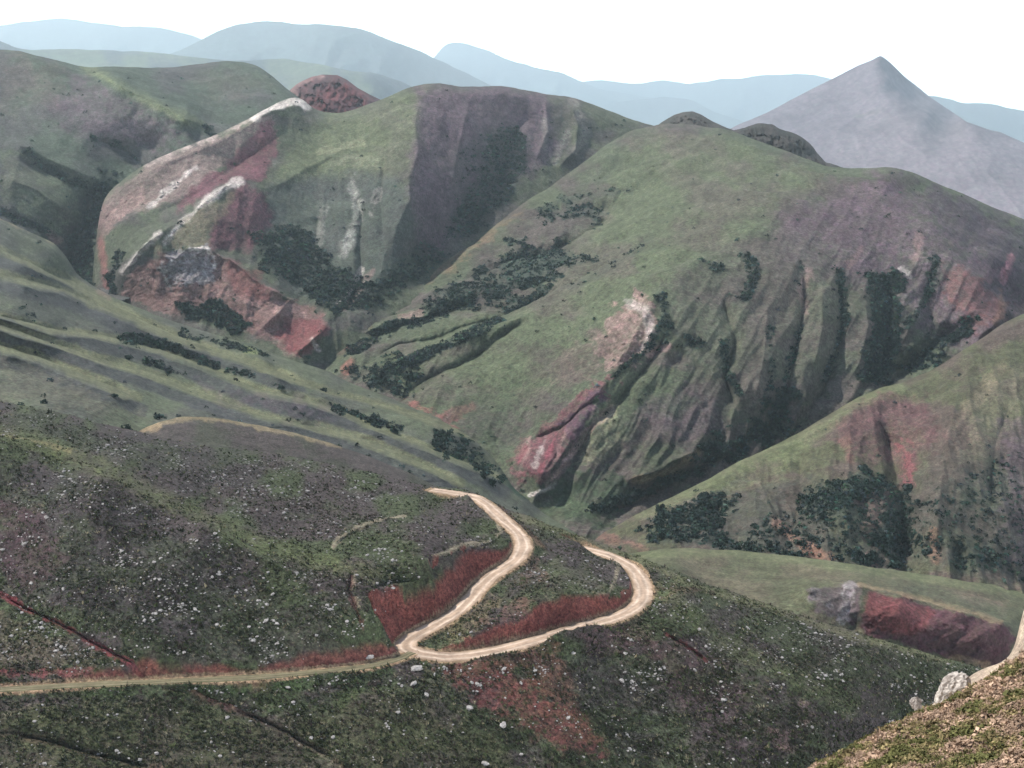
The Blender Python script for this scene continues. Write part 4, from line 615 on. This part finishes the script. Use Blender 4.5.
def merge(protos, pos, scale, rot, col=None):
    """many copies of small prototypes in one mesh"""
    cs, fs, cc, off = [], [], [], 0
    which = rng.integers(0, len(protos), len(pos))
    for k, (q, f) in enumerate(protos):
        m = np.where(which == k)[0]
        if not len(m): continue
        ca, sa = np.cos(rot[m])[:, None], np.sin(rot[m])[:, None]; s = scale[m]
        x = (q[None, :, 0] * ca - q[None, :, 1] * sa) * s[:, 0:1] + pos[m, 0:1]
        y = (q[None, :, 0] * sa + q[None, :, 1] * ca) * s[:, 0:1] + pos[m, 1:2]
        z = q[None, :, 2] * s[:, 1:2] + pos[m, 2:3]
        cs.append(np.stack([x, y, z], -1).reshape(-1, 3))
        fs.append((f[None] + (np.arange(len(m)) * len(q))[:, None, None] + off).reshape(-1, f.shape[1])); off += len(m) * len(q)
        if col is not None: cc.append(np.repeat(col[m], len(q), 0))
    return np.concatenate(cs), np.concatenate(fs), (np.concatenate(cc) if col is not None else None)

m_shrub = plain_mat('shrub_leaf', (.023, .040, .032), .8, .6, .1)
m_stone = plain_mat('pale_stone', (.31, .295, .28), .5, .4, .5)
m_stuffshrub = plain_mat('shrub_leaf_far', (.017, .030, .026), 2.5, .4, .1, True)
SHP = [shrub_proto(k) for k in range(5)]; SPF = [shrub_proto(k, 22) for k in range(5)]
SM = [make_mesh('shrub', q, f, None, m_shrub, False) for q, f in SHP]
spots = {  # layer: (count, height in m, where it says it is)
    'spur': (3400, 2.3, 'dark green shrub on the brown spur below the main mountain'),
    'main': (9500, 2.7, 'dark green shrub in the gullies of the main mountain'),
    'terrace': (1500, 2.4, 'dark green shrub in a fold of the smooth grassy slope'),
    'middle': (4500, 3.4, 'dark green shrub at the foot of the red scarred mountain'),
    'upper': (2200, 3.6, 'dark green shrub in the ravine below the upper left hills')}
allP, allS, allL = [], [], []
for key, (n, h, lab) in spots.items():
    P, _ = sample(key, lambda d: (np.clip(d['shrub'] - .2, 0, 1) + .0013) * (d['dtop'] > 3), n)
    s = h * rng.lognormal(0, .32, n); allP.append(P); allS.append(s); allL += [lab] * n
allP = np.concatenate(allP); allS = np.concatenate(allS); allL = np.array(allL)
app = allS / allP[:, 1]; app[(np.abs(allP[:, 0] / allP[:, 1]) > .40)] = 0
order = np.argsort(-app); own, rest = order[:300], order[300:]
for j, i in enumerate(own):
    o = link('shrub', SM[j % 5], str(allL[i]), 'shrub', None, 'dark shrubs scattered over the far slopes and gullies')
    o.location = allP[i] + np.array([0, 0, -.1]); s = allS[i] * .5; o.scale = (s * 1.35, s * 1.35, s * 1.1); o.rotation_euler = (0, 0, rng.uniform(0, 6.28))
co, f, cc = merge(SPF, allP[rest] - np.array([0, 0, .15]), np.stack([allS[rest] * .72, allS[rest] * .6], 1), rng.uniform(0, 6.28, len(rest)), np.array([[.024, .041, .034]]) * rng.lognormal(0, .45, (len(rest), 1)) * rng.uniform(.8, 1.25, (len(rest), 3)))
link('shrubs', make_mesh('shrubs', co, f, cc, m_stuffshrub, False), 'dark shrub cover filling the gullies of the far slopes', 'shrubs', 'stuff')

# stones on the near hillside
def w_stone(d):
    PX, PY = d['PX'], d['PY']
    w_ = .12 + np.clip(fbm(PX / 30, PY / 16, 5, .6) + .02, 0, 1) ** 1.3 * 3
    green = seg_dist(PX, PY, [(50, 448), (95, 465), (150, 492), (200, 516), (260, 545), (330, 568), (380, 578)])[0]
    w_ *= np.where(green < 10, .15, 1); w_ *= np.where(PY > 690, .35, 1) * np.where((PX > 560) & (PY > 640), 1.2, 1)
    w_ *= (d['road'] > 1.2) * (1 - .95 * d['cut']); w_ *= smooth(-.5, 8, d['dtop'])
    w_ *= np.where((PX < 400) & (PY < 660), 1.7, 1)
    return w_ * np.where(PY > 775, .05, 1) * np.where((PX < -5) | (PX > 1030), .1, 1)
NS = 7500
P, PXY = sample('near', w_stone, NS, False)
sz = np.clip(0.115 * rng.lognormal(0, .62, NS), .06, .48)
STP = [stone_proto(k) for k in range(6)]
STM = [make_mesh('stone', q, f, None, m_stone, False) for q, f in STP]
order = np.argsort(-(sz / P[:, 1])); own, rest = order[:300], order[300:]
def stone_label(px, py):
    if px > 560 and py > 560 and px > 660: return 'pale stone on the grassy shoulder right of the road bends'
    if px > 420 and py > 655: return 'pale stone on the slope below the dirt road'
    if py > 690: return 'pale stone on the grass below the faint track'
    if px > 400: return 'pale stone on the hillside between the road bends'
    if py < 470: return 'pale stone near the crest of the dark hillside'
    return 'pale stone on the dark slope above the faint track'
for j, i in enumerate(own):
    o = link('stone', STM[j % 6], stone_label(*PXY[i]), 'stone', None, 'pale stones scattered over the near hillside')
    s = sz[i]; o.location = P[i] + np.array([0, 0, s * .22]); o.scale = (s * 1.15, s * 1.15, s); o.rotation_euler = (rng.normal() * .2, rng.normal() * .2, rng.uniform(0, 6.28))
co, f, _ = merge(STP, P[rest] + np.stack([0 * sz[rest], 0 * sz[rest], sz[rest] * .22], 1), np.stack([sz[rest] * 1.15, sz[rest]], 1), rng.uniform(0, 6.28, len(rest)))
link('stones', make_mesh('stones', co, f, None, m_stone, False), 'small pale stones strewn across the near hillside', 'stones', 'stuff')

# single boulders that stand out
def ground_at(key, px, py):
    d = LAYERS[key]; k = np.argmin((d['PX'] - px) ** 2 + (d['PY'] - py) ** 2); return d['P'].reshape(-1, 3)[k]
for px, py, s, k, lab in ((416, 673, 1.05, 0, 'broad pale boulder just below the road junction'), (414, 687, .7, 1, 'small white boulder second below the road junction'), (427, 699, .6, 2, 'flat white stone third in the row below the junction'), (470, 710, .75, 3, 'pale block at the upper edge of the lower right stone row'),
                          (503, 727, .95, 4, 'long pale slab beside the foot of the red fill'), (485, 765, .8, 5, 'white flat slab at the bottom edge of the picture'), (369, 651, .75, 0, 'pale boulder on the bank above the faint track'), (374, 600, .5, 1, 'pinkish stone stuck in the top of the red road cut'), (622, 680, .7, 2, 'pale upright block on the grey slope under the lower road'), (724, 697, .7, 3, 'white stone pair left member on the right shoulder'), (333, 735, .5, 4, 'lone white stone in the grass below the track')):
    g = ground_at('near', px, py)
    o = link('boulder', STM[k], lab, 'boulder'); o.location = g + np.array([0, 0, s * .25]); o.scale = (s * 1.3, s, s * .9); o.rotation_euler = (.1, -.15, k * 1.1)
m_rock = plain_mat('white_rock', (.40, .36, .32), .18, .45, 1.0)
def outcrop(px, py, Y, hpx, wpx, lab, k, lean=.25):
    bm = bmesh.new(); bmesh.ops.create_icosphere(bm, subdivisions=4, radius=1); r = np.random.default_rng(k)
    ns = [r.normal(size=3) * np.array([1, 1, .45]) for _ in range(10)]
    for v in bm.verts:
        p = np.array(v.co)
        for n0 in ns:
            n1 = n0 / np.linalg.norm(n0); h = float(p @ n1) - .5
            if h > 0: p = p - n1 * h
        ang = math.atan2(p[1], p[0]); crack = .02 * r.normal() - .2 * max(0, math.sin(6 * ang + 2.2 * p[2] + k)) ** 5 - .10 * max(0, math.sin(11 * ang - 3 * p[2] + 2 * k)) ** 8
        p = p * (1 + crack); p[0] += lean * (p[2] + .6); v.co = p
    me = bpy.data.meshes.new('boulder'); bm.to_mesh(me); bm.free(); me.materials.append(m_rock)
    o = link('boulder', me, lab, 'boulder'); c = at(px, py, Y); m_ = Y / F
    o.location = c; o.scale = (wpx * m_ / 1.5, wpx * m_ / 1.6, hpx * m_ / 1.35)
    return o
outcrop(944, 690, 41, 27, 30, 'large white fissured boulder on the crest of the close slope', 5, .5)
outcrop(915, 704, 39, 11, 12, 'small pinkish rock beside the large white boulder', 9, .1)

# low tufts covering the near hillside
def tuft_proto(k, nb=7):
    r = np.random.default_rng(500 + k); q = []; f = []
    for i in range(nb):
        a = r.uniform(0, 6.28); l_ = r.uniform(.5, 1); w_ = r.uniform(.12, .22); o_ = r.normal(size=2) * .22
        t_ = r.uniform(.25, .75); dx, dy = math.cos(a) * t_, math.sin(a) * t_
        b0 = len(q)
        q += [(o_[0] - dy * w_ * 1.6, o_[1] + dx * w_ * 1.6, 0), (o_[0] + dy * w_ * 1.6, o_[1] - dx * w_ * 1.6, 0), (o_[0] + dx * .6 + dy * w_, o_[1] + dy * .6 - dx * w_, l_ * .75), (o_[0] + dx, o_[1] + dy, l_)]
        f.append((b0, b0 + 1, b0 + 2, b0 + 3))
    return np.array(q), np.array(f)
TP = [tuft_proto(k) for k in range(6)]
m_tuft = plain_mat('tuft', (.07, .08, .03), .6, .35, .0, True)
NT = 95000
P, PXY = sample('near', lambda d: (d['road'] > .15) * (1 - d['cut'].clip(0, 1)) * (1 - .92 * d['bare'].clip(0, 1)) * np.where(d['PY'] > 780, .1, 1) * np.where((d['PX'] < -10) | (d['PX'] > 1034), .3, 1) * (.3 + np.clip(.5 + fbm(d['PX'] / 25, d['PY'] / 14, 4), 0, 1)), NT, False)
dk = rng.uniform(0, 1, NT)[:, None]
col = np.where(dk < .5, np.array([[.020, .026, .013]]), np.where(dk < .75, np.array([[.052, .068, .028]]), np.where(dk < .93, np.array([[.042, .032, .028]]), np.array([[.19, .17, .11]])))) * rng.uniform(.7, 1.3, (NT, 1))
sc = .34 * rng.lognormal(0, .4, NT)
co, f, cc = merge(TP, P - np.array([0, 0, .04]), np.stack([sc, sc * .85], 1), rng.uniform(0, 6.28, NT), col)
link('tufts_of_grass', make_mesh('grass', co, f, cc, m_tuft, False), 'low dark tufts covering the stony hillside', 'grass', 'stuff')
# close slope: rounded tussocks with short grass between
def close_cover(n, protos, size, name, label, lift, squash):
    P, _ = sample('close', lambda d: np.where((d['PX'] > 780) & (d['PX'] < 1060) & (d['PY'] < 800), 1, .06) * (d['PY'] < 1100) * (d['PX'] < 1700), n, False)
    g = fbm(P[:, 0] / .9, P[:, 1] / .9, 4)[:, None] + rng.normal(0, .17, (n, 1))
    c = np.where(g > .16, np.array([[.115, .115, .042]]), np.where(g > -.10, np.array([[.22, .175, .085]]), np.array([[.36, .25, .175]]))) * rng.uniform(.6, 1.25, (n, 1))
    sc_ = size * rng.lognormal(0, .4, n)
    co_, f_, cc_ = merge(protos, P - np.array([0, 0, lift]), np.stack([sc_, sc_ * squash], 1), rng.uniform(0, 6.28, n), c)
    link(name, make_mesh('grass', co_, f_, cc_, m_tuft, False), label, 'grass', 'stuff')
close_cover(20000, [shrub_proto(40 + k, 34) for k in range(5)], .105, 'tussock_grass', 'rounded straw and olive tussocks on the close slope', .03, .7)
close_cover(34000, [tuft_proto(20 + k, 12) for k in range(5)], .075, 'grass', 'short dry grass between the tussocks of the close slope', .015, .8)

# ------------------------------------------------------------------ haze: one closed box of even air round everything
m = bpy.data.materials.new('haze_air'); m.use_nodes = True; n = m.node_tree.nodes; n.clear()
o_ = n.new('ShaderNodeOutputMaterial'); pv = n.new('ShaderNodeVolumePrincipled'); pv.inputs['Density'].default_value = HAZE
pv.inputs['Color'].default_value = (.75, .92, 1.0, 1); pv.inputs['Anisotropy'].default_value = .3
m.node_tree.links.new(pv.outputs[0], o_.inputs['Volume'])
bm = bmesh.new(); bmesh.ops.create_cube(bm, size=1)
lo = np.array((-30000, -60, -7900)); hi = np.array((30000, 50000, 1750))
for v in bm.verts: v.co = [(lo[i] + hi[i]) / 2 + v.co[i] * (hi[i] - lo[i]) for i in range(3)]
me = bpy.data.meshes.new('haze'); bm.to_mesh(me); bm.free(); me.materials.append(m)
link('haze', me, 'pale blue air between the hills', 'haze', 'stuff')
